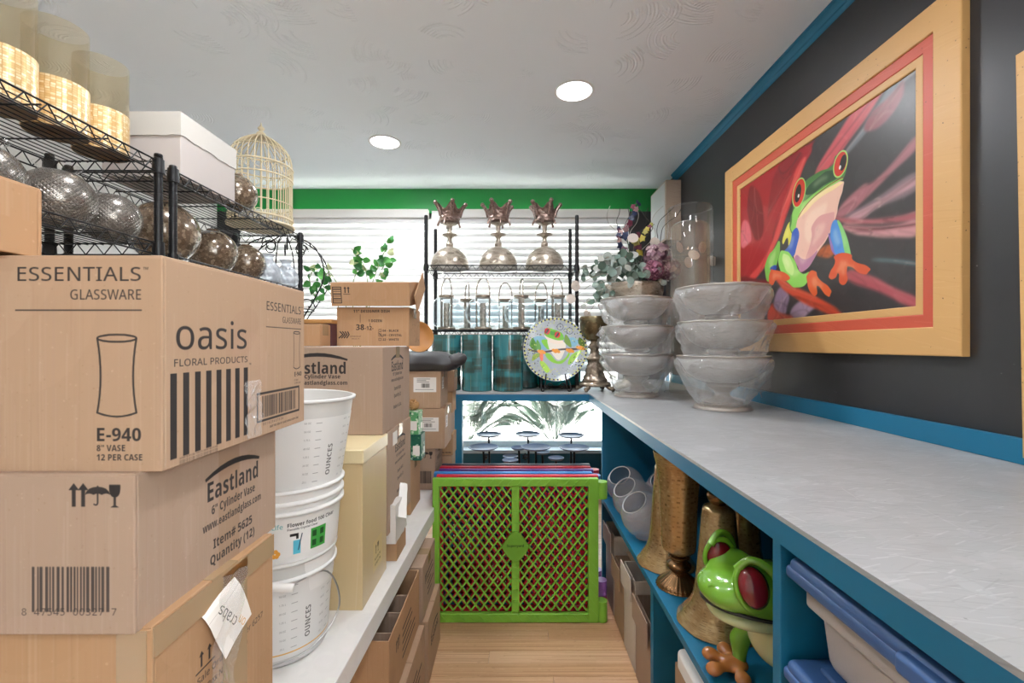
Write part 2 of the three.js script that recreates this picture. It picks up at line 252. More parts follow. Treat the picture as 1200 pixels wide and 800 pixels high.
function eastland(x, px, py, w) { x.lineWidth = w * 0.03; x.beginPath(); x.moveTo(px - w * 0.5, py - w * 0.17); x.quadraticCurveTo(px, py - w * 0.37, px + w * 0.5, py - w * 0.17); x.quadraticCurveTo(px, py - w * 0.31, px - w * 0.5, py - w * 0.17); x.fill(); x.stroke(); text(x, 'Eastland', px, py + w * 0.06, w * 0.27, { bold: true, align: 'center', width: w * 0.98 }); }
function vaseIcon(x, px, py, w, h) { x.lineWidth = w * 0.045; x.beginPath(); x.moveTo(px - w / 2, py); x.quadraticCurveTo(px - w * 0.33, py + h * 0.5, px - w / 2, py + h * 0.95); x.quadraticCurveTo(px, py + h * 1.05, px + w / 2, py + h * 0.95); x.quadraticCurveTo(px + w * 0.33, py + h * 0.5, px + w / 2, py); x.stroke(); x.beginPath(); x.ellipse(px, py, w / 2, w * 0.09, 0, 0, 7); x.stroke(); }
const panelCache = new Map();
function panelGeo(w, h, printed) { const k = [w, h, printed].map(String).join(); if (!panelCache.has(k)) { const g = rbox(w, h, 0.004, 0, 0, 0, 0.0015, 1), p = g.attributes.position, uv = g.attributes.uv; for (let i = 0; i < p.count; i++) uv.setXY(i, printed ? p.getX(i) / w + 0.5 : p.getX(i), printed ? p.getY(i) / h + 0.5 : p.getY(i)); panelCache.set(k, g); } return panelCache.get(k); }
// base centre at pos; prints are drawn in millimetres on the outer faces
function carton(name, label, { w, h, d, pos, turn = 0, tone = 'tan', front, right, open, tape = true, group, ppm }) {
  const t = thing(name, label, 'box', pos, turn, group), m = kraftMat[tone];
  const face = (fn, fw) => (fn ? mat('#ffffff', 0.8, { map: printTex(fw, h, KRAFT[tone], fn, ppm) }) : m);
  part('side_panel', panelGeo(w, h, !!front), face(front, w), t, [0, h / 2, d / 2 - 0.002]);
  part('side_panel', panelGeo(w, h, false), m, t, [0, h / 2, -d / 2 + 0.002], [0, PI, 0]);
  part('side_panel', panelGeo(d - 0.008, h, !!right), face(right, d), t, [w / 2 - 0.002, h / 2, 0], [0, PI / 2, 0]);
  part('side_panel', panelGeo(d - 0.008, h, false), m, t, [-w / 2 + 0.002, h / 2, 0], [0, -PI / 2, 0]);
  part('bottom_panel', panelGeo(w - 0.008, d - 0.008, false), m, t, [0, 0.0035, 0], [PI / 2, 0, 0]);
  if (!open) {
    for (const s of [-1, 1]) part('top_flap', panelGeo(w - 0.001, d / 2 - 0.002, false), m, t, [0, h + 0.0005, s * (d / 4 + 0.0005)], [-PI / 2 + s * 0.008, 0, 0]);
    if (tape) part('packing_tape', merge([box(w + 0.002, 0.0006, 0.05, 0, h + 0.0032, 0), box(0.0006, 0.04, 0.05, w / 2 + 0.0012, h - 0.017, 0), box(0.0006, 0.04, 0.05, -w / 2 - 0.0012, h - 0.017, 0)]), tapeMat, t);
  }
  return t;
}
const essentials = (x, px, py, w) => { text(x, 'ESSENTIALS', px, py, w * 0.155, { width: w, align: 'center' }); text(x, '™', px + w * 0.51, py - w * 0.07, w * 0.06); text(x, 'GLASSWARE', px + w * 0.5, py + w * 0.15, w * 0.115, { width: w * 0.57, align: 'right' }); x.fillRect(px - w * 0.5, py + w * 0.225, w, w * 0.009); };
// the big three at the left edge; box faces: front looks at +z, right at +x
carton('carton', 'top brown glassware carton with vase outline and thick vertical bars', { w: 0.42, h: 0.214, d: 0.306, pos: [-0.56, 1.1335, -0.603], tone: 'tan', tape: false,
  front: (x, W, H) => { const X = (px) => W - (190 - px) * 0.849, Y = (py) => H - (553 - py) * 0.849 + 1;
    essentials(x, X(92), Y(328), 126); vaseIcon(x, X(137), Y(395), 39, 78); text(x, 'E-940', X(139), Y(515), 18, { bold: true, align: 'center', width: 46 }); text(x, '8" VASE', X(113), Y(528), 8, { bold: true }); text(x, '12 PER CASE', X(113), Y(539), 8, { bold: true }); },
  right: (x, W, H) => { const f = W / 306;
    text(x, 'oasis', 12, 92, 46, { width: 133 }); text(x, 'FLORAL PRODUCTS', 11, 110, 11.5, { width: 134 });
    for (let i = 0; i < 8; i++) x.fillRect(7 + i * 18.4, 117, 9.2, 88); text(x, '™', 148, 116, 7); for (let i = 0; i < 3; i++) text(x, 'DISTRIBUTED BY FLORAL PRODUCTS COMPANY MADE IN CHINA', 20, 208 + i * 2.6, 2.2);
    essentials(x, 244, 37, 108); vaseIcon(x, 283, 68, 22, 58); text(x, 'E-940', 274, 138, 10, { bold: true, width: 26 }); text(x, '8" VASE', 274, 145, 4); text(x, '12 PER CASE', 274, 150, 4);
    x.lineWidth = 3; x.strokeRect(168, 155, 122, 38); barcode(x, 180, 159, 98, 30, 5); text(x, '8 0 1 4 2 9 4 0 7 6 5 4', 182, 200, 6); text(x, 'KEEP THIS SIDE UP  GLASS HANDLE WITH CARE', 200, 206, 4, { bold: true }); } });
carton('carton', 'brown cylinder vase carton with umbrella, glass and arrow symbols under the glassware carton', { w: 0.42, h: 0.1555, d: 0.262, pos: [-0.58, 0.977, -0.572], tone: 'grey', tape: false,
  front: (x, W, H) => { const X = (px) => W - (158 - px) * 0.833, Y = (py) => H - (745 - py) * 0.833;
    for (const px of [87, 98]) upArrow(x, X(px), Y(567), 23); umbrella(x, X(115), Y(570), 20); goblet(x, X(135), Y(569), 22); x.globalAlpha = 0.8; barcode(x, X(38), Y(665), 77, 44, 11); text(x, '8 47545 00327 7', X(25), Y(722), 10, { font: 'monospace', width: 94 }); x.globalAlpha = 1; },
  right: (x, W, H) => { x.save(); x.fillStyle = '#96775b'; x.globalAlpha = 0.55; x.fillRect(126, 0, 44, H); x.globalAlpha = 1; x.fillStyle = INK; x.translate(0, 6); eastland(x, 160, 50, 118); text(x, '6" Cylinder Vase', 160, 75, 15, { align: 'center', bold: true, width: 96 }); text(x, 'www.eastlandglass.com', 160, 92, 14, { align: 'center', bold: true, width: 128 }); text(x, 'Item# 5625', 158, 118, 17, { align: 'center', bold: true, width: 86 }); text(x, 'Quantity (12)', 158, 136, 17, { align: 'center', bold: true, width: 98 }); x.restore(); } });
{ const c = scene.children.find((o) => o.name === 'carton'); // torn clear tape on the long side
  part('loose_tape', displaced(ni(new THREE.PlaneGeometry(0.036, 0.075, 14, 26)), (v) => { v.z += 0.007 * noise.noise(v.x * 90, v.y * 70, 2) + 0.004 * Math.abs(noise.noise(v.x * 200, v.y * 160, 7)) + 0.004; }), phys('#ffffff', 0.1, { transmission: 0.86, thickness: 0, side: THREE.DoubleSide }), c, [0.2115, 0.042, 0.003], [0, PI / 2, 0]); }
const crab = carton('carton', 'brown shipping carton with hanging white tag and torn clear tape, under the cylinder vase carton', { w: 0.40, h: 0.2365, d: 0.226, pos: [-0.56, 0.7405, -0.563], tone: 'warm',
  right: (x, W, H) => { upArrow(x, 70, 70, 18); upArrow(x, 84, 70, 18); x.fillRect(60, 91, 34, 1.6); text(x, 'Sale Order Number 6257', 62, 106, 11, { width: 140 }); text(x, 'Box Number 340', 80, 122, 11); text(x, 'Net Weight 18 lbs', 76, 140, 11); } });
{ // tag and loose tape on that carton
  part('hanging_tag', (() => { const g = ni(new THREE.PlaneGeometry(0.062, 0.075, 6, 6)); const p = g.attributes.position; for (let i = 0; i < p.count; i++) p.setZ(i, 0.0015 * Math.sin(p.getY(i) * 50 + p.getX(i) * 60) + (p.getY(i) > 0.02 ? (0.02 - p.getY(i)) * 0.5 : 0)); g.computeVertexNormals(); return g; })(),
    mat('#ffffff', 0.5, { side: THREE.DoubleSide, map: canvasTex(256, 310, (x, w, h) => { fill(x, '#ece4dc', w, h); text(x, 'crabs', 168, 232, 72, { turn: -1.95, color: '#4a4643' }); text(x, 'on', 214, 296, 60, { turn: -1.95, color: '#d39a4a' }); x.fillStyle = '#c9bfb6'; x.fillRect(0, 84, w, 3); }) }), crab, [0.209, 0.188, 0.004]).rotation.set(-0.12, PI / 2, 0.32, 'YXZ');
  const g = displaced(ni(new THREE.PlaneGeometry(0.05, 0.2, 8, 24)), (v) => { v.z += 0.012 * noise.noise(v.x * 40, v.y * 30, 1) + 0.004; });
  part('loose_tape', g, phys('#ffffff', 0.12, { transmission: 0.9, thickness: 0, side: THREE.DoubleSide }), crab, [0.21, 0.14, 0.02], [0, PI / 2, -0.2]);
  part('packing_tape', box(0.001, 0.19, 0.05, 0.2012, 0.14, -0.02), tapeMat, crab);
  part('packing_tape', merge([box(0.001, 0.03, 0.226, 0.2012, 0.222, 0), box(0.03, 0.09, 0.001, 0.18, 0.19, 0.1135)]), tapeMat, crab);
}
carton('carton', 'plain brown carton at the bottom of the tall stack, standing on the white bench', { w: 0.4, h: 0.214, d: 0.24, pos: [-0.63, WS + 0.001, -0.56], tone: 'tan' });
carton('small_carton', 'plain tan carton with rounded corner lying on top of the glassware carton', { w: 0.2, h: 0.072, d: 0.235, pos: [-0.603, 1.352, -0.365], tone: 'warm', tape: false });
// cream box and what stands behind it
{
  const t = thing('cream_gift_box', 'tall pale yellow lidded box standing on the bench beside the bucket stack', 'box', [-0.545, WS, -1.368]);
  const cm = (c) => mat('#ffffff', 0.36, { map: canvasTex(384, 640, (x, w, h) => { fill(x, c, w, h); streaks(x, w, h, 60, ['#ffffff', '#a78f5c'], 40, 300, 1, 5, 0.1, PI / 2, 0.05); }) });
  part('box_body', rbox(0.254, 0.415, 0.235, 0, 0.2075, 0, 0.003), cm('#c9b187'), t);
  part('box_lid', rbox(0.262, 0.04, 0.243, 0, 0.425, 0, 0.004), cm('#d8c69c'), t);
  part('box_print', (() => { const g = ni(new THREE.PlaneGeometry(0.09, 0.09)); return g; })(), mat('#ffffff', 0.5, { map: canvasTex(128, 128, (x, w, h) => { fill(x, '#d3bd8c', w, h); x.fillStyle = '#4a3c22'; upArrow(x, 40, 20, 40); goblet(x, 70, 20, 40); text(x, '14 X 28 CYL', 20, 86, 16, { bold: true }); text(x, '1.0 M3 CTN', 20, 108, 16, { bold: true }); }) }), t, [0.1275, 0.1, -0.02], [0, PI / 2, 0]);
}
const eastFace = (item) => (x, W, H) => { eastland(x, W / 2, 72 * (H / 280), W * 0.46); for (const [s, y, z] of [['10" Cylinder Vase', 98, 17], ['www.eastlandglass.com', 118, 16], [item, 152, 19], ['Quantity (2)', 176, 19], ['Made in U.S.A.', 216, 18]]) text(x, s, W / 2, y * (H / 280), z * (W / 400), { align: 'center', bold: true }); };
carton('carton', 'large brown vase carton with arched logo, topped by the dish cartons', { w: 0.42, h: 0.28, d: 0.37, pos: [-0.63, 0.971, -1.635], tone: 'grey', front: eastFace('Item# 5610'), right: eastFace('Item# 5610'), ppm: 800 });
carton('carton', 'brown vase carton behind the pale yellow box, under the large vase carton', { w: 0.42, h: 0.34, d: 0.33, pos: [-0.625, 0.63, -1.655], tone: 'grey', right: (x, W, H) => { eastFace('Item# 5612')(x, W, H * 0.9); x.fillStyle = '#e9e4dc'; x.fillRect(60, 12, 60, 46); }, ppm: 800 });
carton('carton', 'low brown carton on the bench carrying the vase cartons', { w: 0.38, h: 0.1035, d: 0.33, pos: [-0.66, WS + 0.001, -1.66], tone: 'tan' });
carton('small_carton', 'small brown carton standing at the edge of the white bench', { w: 0.05, h: 0.062, d: 0.13, pos: [-0.422, WS + 0.001, -1.6], tone: 'warm', tape: false });
{ const t = thing('torn_white_box', 'small torn white cardboard box resting on the little brown carton', 'box', [-0.422, 0.5885, -1.6]);
  const g = displaced(ni(new THREE.BoxGeometry(0.05, 0.13, 0.16, 3, 6, 6)), (v) => { v.x += 0.004 * noise.noise(v.y * 40, v.z * 40, 3); v.y += v.y > 0.06 ? 0.01 * noise.noise(v.z * 50, 2, v.x * 30) : 0; });
  part('box_body', g, mat('#d8d2cc', 0.7), t, [0, 0.067, 0]);
  part('torn_flap', displaced(ni(new THREE.PlaneGeometry(0.03, 0.15, 3, 6)), (v) => { v.z = 0.006 * noise.noise(v.x * 60, v.y * 50, 5); }), mat('#e6e2dd', 0.7, { side: THREE.DoubleSide }), t, [0.03, 0.125, 0], [-1.1, 0.5, 0.2]); }
// dish cartons on the large vase carton
carton('dish_carton', 'brown dish carton printed with 38-12 and colour tick boxes', { w: 0.28, h: 0.148, d: 0.2, pos: [-0.545, 1.256, -1.85], tone: 'warm', ppm: 1200,
  front: (x, W, H) => { text(x, '11" DESIGNER DISH', W / 2 - 5, 19, 14, { bold: true, align: 'center', width: 142 }); x.fillRect(90, 26, 1.6, 32); text(x, '1 DOZEN', 122, 56, 13, { bold: true }); text(x, '38', 74, 86, 30, { bold: true }); text(x, '-12-', 108, 86, 20, { bold: true }); x.fillRect(128, 60, 1.6, 14); ['04 - BLACK', '09 - CRYSTAL', '22 - WHITE'].forEach((s, i) => { x.lineWidth = 1.4; x.strokeRect(163, 84 + i * 17, 9, 9); text(x, s, 177, 93 + i * 17, 12.5, { bold: true }); }); x.lineWidth = 2; x.beginPath(); x.moveTo(161, 96); x.lineTo(178, 114); x.stroke(); x.lineWidth = 4; for (let i = 0; i < 4; i++) { x.beginPath(); x.moveTo(12 + i * 10, 92); x.lineTo(24 + i * 8, 104); x.lineTo(8 + i * 10, 118); x.stroke(); } text(x, 'DISTRIBUTED BY', 50, 113, 6); text(x, 'DALLAS, TX', 58, 122, 6); },
  right: (x, W, H) => { streaks(x, W, H, 60, ['#3a2a1c'], 5, 22, 1, 2, 0.8, 0, 3); } });
{ const c = carton('dish_carton', 'brown carton with half open end flap lying tilted on the dish carton', { w: 0.3, h: 0.088, d: 0.2, pos: [-0.548, 1.413, -1.83], tone: 'warm', tape: false,
    front: (x, W, H) => { x.lineWidth = 3; x.strokeRect(8, 16, 32, 60); for (let i = 0; i < 6; i++) { x.fillRect(10, 22 + i * 9, 28, i % 2 ? 2 : 4); } upArrow(x, 55, 14, 24); upArrow(x, 68, 14, 24); x.fillRect(48, 42, 26, 2); } });
  c.rotation.x = 0.14; c.position.y = 1.4225;
  part('end_flap', panelGeo(0.19, 0.08, false), kraftMat.warm, c, [0.17, 0.05, 0], [0, PI / 2, 0.5]); }
carton('small_carton', 'small tan carton with a strip of clear tape lying behind the glassware carton', { w: 0.14, h: 0.075, d: 0.09, pos: [-0.745, 1.2555, -1.62], tone: 'warm' });
{ const t = thing('maroon_box', 'flat dark maroon box with wooden lid beside the dish carton', 'box', [-0.745, 1.2555, -1.75]); part('box_body', rbox(0.12, 0.085, 0.1, 0, 0.0425, 0, 0.003), mat('#5a3438', 0.6), t); part('box_lid', rbox(0.124, 0.016, 0.104, 0, 0.093, 0, 0.003), mat('#b07f48', 0.6), t); }
// label cartons further along the bench
const white = (x, px, py, w, h) => { x.fillStyle = '#e6e2de'; x.fillRect(px, py, w, h); x.fillStyle = '#4a4542'; for (let i = 0; i < 3; i++) x.fillRect(px + w * 0.15, py + h * (0.1 + i * 0.1), w * rr(0.4, 0.7), 2); barcode(x, px + w * 0.35, py + h * 0.42, w * 0.35, h * 0.28, 9); x.fillRect(px + w * 0.08, py + h * 0.82, w * 0.8, 1.6); };
carton('carton', 'brown carton with barcode and handling symbols at the bottom of the white-label stack', { w: 0.3, h: 0.211, d: 0.24, pos: [-0.548, WS + 0.001, -2.41], tone: 'grey', front: (x, W, H) => { upArrow(x, W - 92, 18, 34); upArrow(x, W - 76, 18, 34); umbrella(x, W - 50, 18, 32); goblet(x, W - 22, 18, 34); barcode(x, W - 130, H - 95, 110, 62, 4); }, right: (x, W, H) => { text(x, 'FRAGILE', 60, 80, 30); streaks(x, W, H, 40, [INK], 10, 50, 2, 3, 0.7, 0, 0.1); }, ppm: 700 });
carton('carton', 'brown carton with white shipping label, second from the top under the black cushion', { w: 0.3, h: 0.198, d: 0.24, pos: [-0.495, 0.7415, -2.38], tone: 'tan', front: (x, W, H) => white(x, W - 140, 42, 110, 70), right: (x, W, H) => white(x, 40, 40, 60, 60), ppm: 700 });
carton('carton', 'brown carton with white shipping label carrying the black cushion', { w: 0.3, h: 0.182, d: 0.24, pos: [-0.515, 0.944, -2.38], tone: 'tan', front: (x, W, H) => white(x, W - 136, 28, 114, 74), right: (x, W, H) => white(x, 40, 30, 60, 60), ppm: 700 });
for (let i = 0; i < 5; i++) carton('flat_carton', ['bottom low brown carton of the five-high stack, on the bench', 'second low brown carton from the bench in the five-high stack', 'middle low brown carton of the five-high stack', 'fourth low brown carton from the bench in the five-high stack', 'top low brown carton of the five-high stack beside the teal cylinders'][i], { w: 0.22, h: 0.114, d: 0.15, pos: [-0.455 + [0, 0.006, -0.004, 0.004, 0.012][i], WS + 0.001 + i * 0.1185, -2.595], tone: ['tan', 'warm', 'grey', 'warm', 'tan'][i], group: 'stack of five low cartons', tape: i === 4, front: i < 2 ? (x, W, H) => text(x, 'FLORAL WARE', W - 90, H - 12, 12, { bold: true }) : undefined, ppm: 500 });
// green packets on a hidden low carton
carton('carton', 'brown carton holding the green packets between the carton stacks', { w: 0.22, h: 0.22, d: 0.2, pos: [-0.555, WS + 0.001, -2.05], tone: 'warm' });
const packet = (lab, c, h, y, dx) => { const t = thing('green_packet', lab, 'packet', [-0.462 + dx, y, -2.05]); part('packet_body', rbox(0.06, h, 0.09, 0, h / 2, 0, 0.003), mat('#ffffff', 0.4, { map: canvasTex(64, 128, (x, w, hh) => { fill(x, c, w, hh); speckle(x, w, hh, 24, ['#0b3f33', '#e8f0e0', '#9cc48c'], 3, 10, 0.4, 0.9); x.fillStyle = '#e9ece4'; x.fillRect(36, 70, 20, 36); }) }), t); part('packet_label', box(0.03, 0.04, 0.0006, 0.008, h * 0.4, 0.0455), M.white, t); };
packet('dark green printed packet standing between the carton stacks', '#15614d', 0.115, 0.7465, 0.022); packet('light green printed packet on top of the dark green packet', '#5aa36a', 0.1, 0.862, 0.01);
{ const t = thing('twine_ball', 'tan twine ball resting on the light green packet', 'twine', [-0.455, 0.963, -2.05]); const g = []; for (let i = 0; i < 14; i++) { const q = ni(new THREE.TorusGeometry(0.024, 0.003, 5, 22)); q.rotateX(rnd() * 3).rotateY(rnd() * 3); g.push(q); } part('twine_coil', merge(g), mat('#b98c5c', 0.8), t, [0, 0.027, 0]); }
// black cushion, wooden dish
{ const t = thing('black_cushion', 'slumped black leather cushion lying on the white-label carton', 'cushion', [-0.47, 1.127, -2.36]);
  const g = displaced(ni(new THREE.SphereGeometry(1, 48, 28)), (v) => { const s = (a, p) => Math.sign(a) * Math.pow(Math.abs(a), p); const x = s(v.x, 0.65), z = s(v.z, 0.65); let y = v.y * (1 - 0.55 * Math.pow(Math.max(Math.abs(x), Math.abs(z)), 4)); const r = Math.hypot(x, z); y += 0.09 * noise.noise(x * 2.4, z * 2.4, 4) + 0.06 * noise.noise(x * 6, z * 6, 9); v.set(x * 0.2, Math.max(y, -0.62) * 0.062 + 0.039, z * 0.13); });
  part('cushion_cover', g, mat('#3b3a3c', 0.5), t); part('cushion_corner', displaced(ball(0.045, 0, 0, 0, 20), (v) => { v.y *= 0.75; v.x *= 1.3; v.y += 0.01 * noise.noise(v.x * 60, v.y * 60, v.z * 60); }), mat('#3b3a3c', 0.5), t, [0.175, 0.055, 0.06], [0, 0, 0.3]); }
{ const t = thing('wooden_dish', 'tan wooden dish standing on edge behind the dish carton', 'dish', [-0.475, 1.215, -2.2]); t.scale.setScalar(0.78); part('dish_bowl', lathe([[0.001, 0.0], [0.05, 0.003], [0.08, 0.018], [0.098, 0.05], [0.092, 0.052], [0.074, 0.026], [0.045, 0.012], [0.001, 0.009]]), mat('#b8824a', 0.5), t, [0, 0.1, 0], [PI / 2 - 0.2, 0, -0.5]); }
// cartons on the floor under the white bench
const side = (x, W, H) => { for (let i = 0; i < 3; i++) upArrow(x, W * 0.2 + i * 16, H * 0.25, 36); for (let i = 0; i < 5; i++) x.fillRect(W * 0.38, H * 0.3 + i * H * 0.11, W * rr(0.25, 0.5), H * 0.03); };
{ const c = carton('open_carton', 'open brown carton with cardboard dividers under the white bench', { w: 0.36, h: 0.2, d: 0.4, pos: [-0.525, 0.24, -1.45], tone: 'warm', open: true, right: side, ppm: 800 });
  for (const z of [-0.1, 0, 0.1]) part('divider', panelGeo(0.35, 0.17, false), kraftMat.grey, c, [0, 0.095, z + 0.03]);
  for (const s of [-1, 1]) part('side_flap', panelGeo(0.1, 0.36, false), kraftMat.warm, c, [-0.22, 0.19, 0], [-PI / 2, 0, 0.0]).visible = true; }
carton('carton', 'closed brown carton with marked top under the bench, beside the green play gate', { w: 0.36, h: 0.2, d: 0.26, pos: [-0.515, 0.24, -1.79], tone: 'grey', right: side, ppm: 800 });
carton('carton', 'brown carton on the floor under the open carton with dividers', { w: 0.38, h: 0.237, d: 0.4, pos: [-0.515, 0.001, -1.45], tone: 'tan', right: side, tape: false, ppm: 800 });
carton('carton', 'brown carton on the floor under the closed carton near the play gate', { w: 0.38, h: 0.237, d: 0.27, pos: [-0.505, 0.001, -1.8], tone: 'tan', tape: false, right: (x, W, H) => { eastland(x, W / 2, H * 0.5, W * 0.6); }, ppm: 800 });
// cartons on the floor under the counter shelf
[[-1.62, 0.2, 'grey', 0.36, 'pale carton with orange marks under the teal shelf'], [-1.82, 0.17, 'pale', 0.4, 'pale brown carton with folded flap under the teal shelf'], [-2.0, 0.17, 'tan', 0.34, 'brown carton with loose flaps under the teal shelf'], [-2.19, 0.18, 'pale', 0.42, 'whitish carton next to the play gate under the teal shelf']].forEach(([z, d, tone, h, lab], i) => {
  const c = carton('floor_carton', lab, { w: 0.3, h: h - 0.05, d, pos: [0.615, 0.001, z], tone, open: true, group: undefined });
  part('side_flap', panelGeo(d - 0.01, 0.09, false), kraftMat[tone], c, [-0.165, h - 0.085, 0], [0, -PI / 2, 0.0]);
  part('top_flap', panelGeo(0.24, d - 0.01, false), kraftMat[tone], c, [0.02, h - 0.045, 0], [-PI / 2, 0.12, 0]);
});
{ const t = thing('paper_roll', 'white paper roll lying under the teal shelf near the frog figure', 'roll', [0.46, 0.36, -1.15]); part('roll_sheet', rbox(0.035, 0.06, 0.22, 0.01, 0, 0, 0.015, 3), M.white, t, [0, 0.03, 0]); part('roll_core', cyl(0.008, 0.008, 0.224, 0, 0, 0, 12).rotateX(PI / 2), kraftMat.warm, t, [0.01, 0.03, 0]);
  carton('carton', 'brown carton under the teal shelf carrying the white paper roll', { w: 0.3, h: 0.355, d: 0.28, pos: [0.61, 0.001, -1.15], tone: 'tan', tape: false }); }
// ---------- buckets ----------
{
  const wall = (r0, r1, h, th = 0.003) => smoothless([[0.001, 0], [r0 - 0.006, 0], [r0, 0.006], [r1, h], [r1 + 0.006, h], [r1 + 0.007, h + 0.006], [r1, h + 0.008], [r1 - th, h + 0.005], [r0 - th, 0.012], [0.001, 0.008]]);
  function smoothless(p) { return lathe(p, 56); }
  const milk = phys('#e6e4e0', 0.4, { transmission: 0.3, thickness: 0 });
  const white = mat('#e4e2df', 0.42);
  // printed band wrapped round the bucket: an open cone just outside the wall
  const band = (r0, r1, y0, y1, a0, a1, draw, base, M0) => { const w = (a1 - a0) * r1, g = ni(new THREE.CylinderGeometry(r1 + 0.0008, r0 + 0.0008, y1 - y0, 40, 1, true, a0, a1 - a0)); return [g.translate(0, (y0 + y1) / 2, 0), phys('#ffffff', 0.42, { map: canvasTex(Math.round(w * 1600), Math.round((y1 - y0) * 1600), (x, W, H) => { fill(x, base, W, H); x.save(); x.scale(W / (w * 1000), H / ((y1 - y0) * 1000)); draw(x, w * 1000, (y1 - y0) * 1000); x.restore(); }) })]; };
  const marks = (x, W, H) => { x.fillStyle = '#8d8a88'; for (let i = 0; i < 8; i++) for (const q of [0.1, 0.35, 0.62, 0.88]) { x.fillRect(W * q, H * (0.06 + i * 0.115), 14, 1.3); text(x, ['64 OZ', '56 OZ', '1.75 L', '40 OZ', '1.25 L', '24 OZ', '16 OZ', '.25 L'][i], W * q - 26, H * (0.07 + i * 0.115), 5.5, { color: '#8d8a88' }); } for (const q of [0.28, 0.74]) text(x, 'OUNCES', W * q, H * 0.82, 19, { turn: -PI / 2, bold: true, color: '#6b6866' }); };
  // bucket front faces the camera side (+z), angle 0 of a cylinder is +z
  const b0 = thing('bucket', 'bottom white bucket of the stack, printed OUNCES with an orange line, standing on the bench', 'bucket', [-0.575, WS, -1.12], 0, 'stacked white buckets');
  part('bucket_body', wall(0.104, 0.122, 0.235), milk, b0); { const [g, m] = band(0.1055, 0.119, 0.02, 0.2, -1.4, 1.9, (x, W, H) => { marks(x, W, H); x.fillStyle = '#d9a24e'; x.fillRect(0, H - 14, W, 3); }, '#dcdad7'); part('printed_scale', g, m, b0); }
  part('rim_band', lathe([[0.121, 0.198], [0.128, 0.2], [0.128, 0.206], [0.122, 0.208]], 56), white, b0);
  const wh = part('wire_handle', tube([[-0.118, 0.2, 0.05], [-0.03, 0.215, 0.135], [0.06, 0.2, 0.13], [0.125, 0.19, 0.03], [0.15, 0.1, 0.02], [0.11, 0.04, 0.08], [0.02, 0.02, 0.13]], 0.0022, 60), mat('#b9b9b9', 0.3, { metalness: 0.9 }), b0);
  part('handle_grip', (() => { const g = cyl(0.009, 0.009, 0.11, 0, 0, 0, 16); return g.rotateZ(PI / 2 - 0.18); })(), M.white, wh, [0.04, 0.212, 0.142], [0, 0.25, 0]);
  const b1 = thing('bucket', 'middle white bucket with green and blue flower food label in the stack', 'bucket', [-0.558, WS + 0.155, -1.12], 0.45, 'stacked white buckets');
  part('bucket_body', wall(0.103, 0.124, 0.245), white, b1);
  part('rim_band', merge([0.2, 0.222].map((y) => lathe([[0.12, y - 0.006], [0.129, y - 0.004], [0.129, y + 0.004], [0.121, y + 0.006]], 56))), white, b1);
  { const [g, m] = band(0.1125, 0.1195, 0.1, 0.19, -1.0, 1.6, (x, W, H) => { x.fillStyle = '#333'; text(x, 'aLife', 78, 22, 15, { color: '#4aa0a0' }); text(x, 'Flower food 100 Clear', 118, 20, 12, { bold: true, color: '#3a3a3a', width: 118 }); text(x, 'Floralife Crystal Clear', 118, 28, 6.5, { bold: true, color: '#4a4a4a' }); x.fillStyle = '#222'; x.fillRect(124, 36, 18, 6); x.fillRect(137, 40, 5, 9); x.fillStyle = '#56b4cc'; x.fillRect(131, 52, 16, 32); x.strokeStyle = '#234'; x.lineWidth = 2; x.beginPath(); x.moveTo(150, 38); x.lineTo(142, 76); x.stroke(); x.fillStyle = '#43a047'; x.fillRect(170, 34, 40, 48); x.fillStyle = '#174d22'; for (let i = 0; i < 4; i++) x.fillRect(174 + (i % 2) * 20, 40 + (i >> 1) * 22, 10, 14); x.fillStyle = '#e8a23c'; for (let i = 0; i < 6; i++) { x.beginPath(); x.arc(92 + Math.cos(i) * 7, 78 + Math.sin(i) * 6, 5, 0, 7); x.fill(); } x.fillStyle = '#2f8f9f'; x.fillRect(78, 60, 12, 10); }, '#e2e0dd'); part('printed_label', g, m, b1); }
  const b2 = thing('bucket', 'top translucent measuring bucket printed OUNCES with flared rim', 'bucket', [-0.545, WS + 0.37, -1.12], 0, 'stacked white buckets'); b2.rotation.z = -0.03;
  part('bucket_body', wall(0.105, 0.132, 0.235), milk, b2); { const [g, m] = band(0.108, 0.128, 0.03, 0.2, -1.2, 2.0, marks, '#dddbd8'); part('printed_scale', g, m, b2); }
}
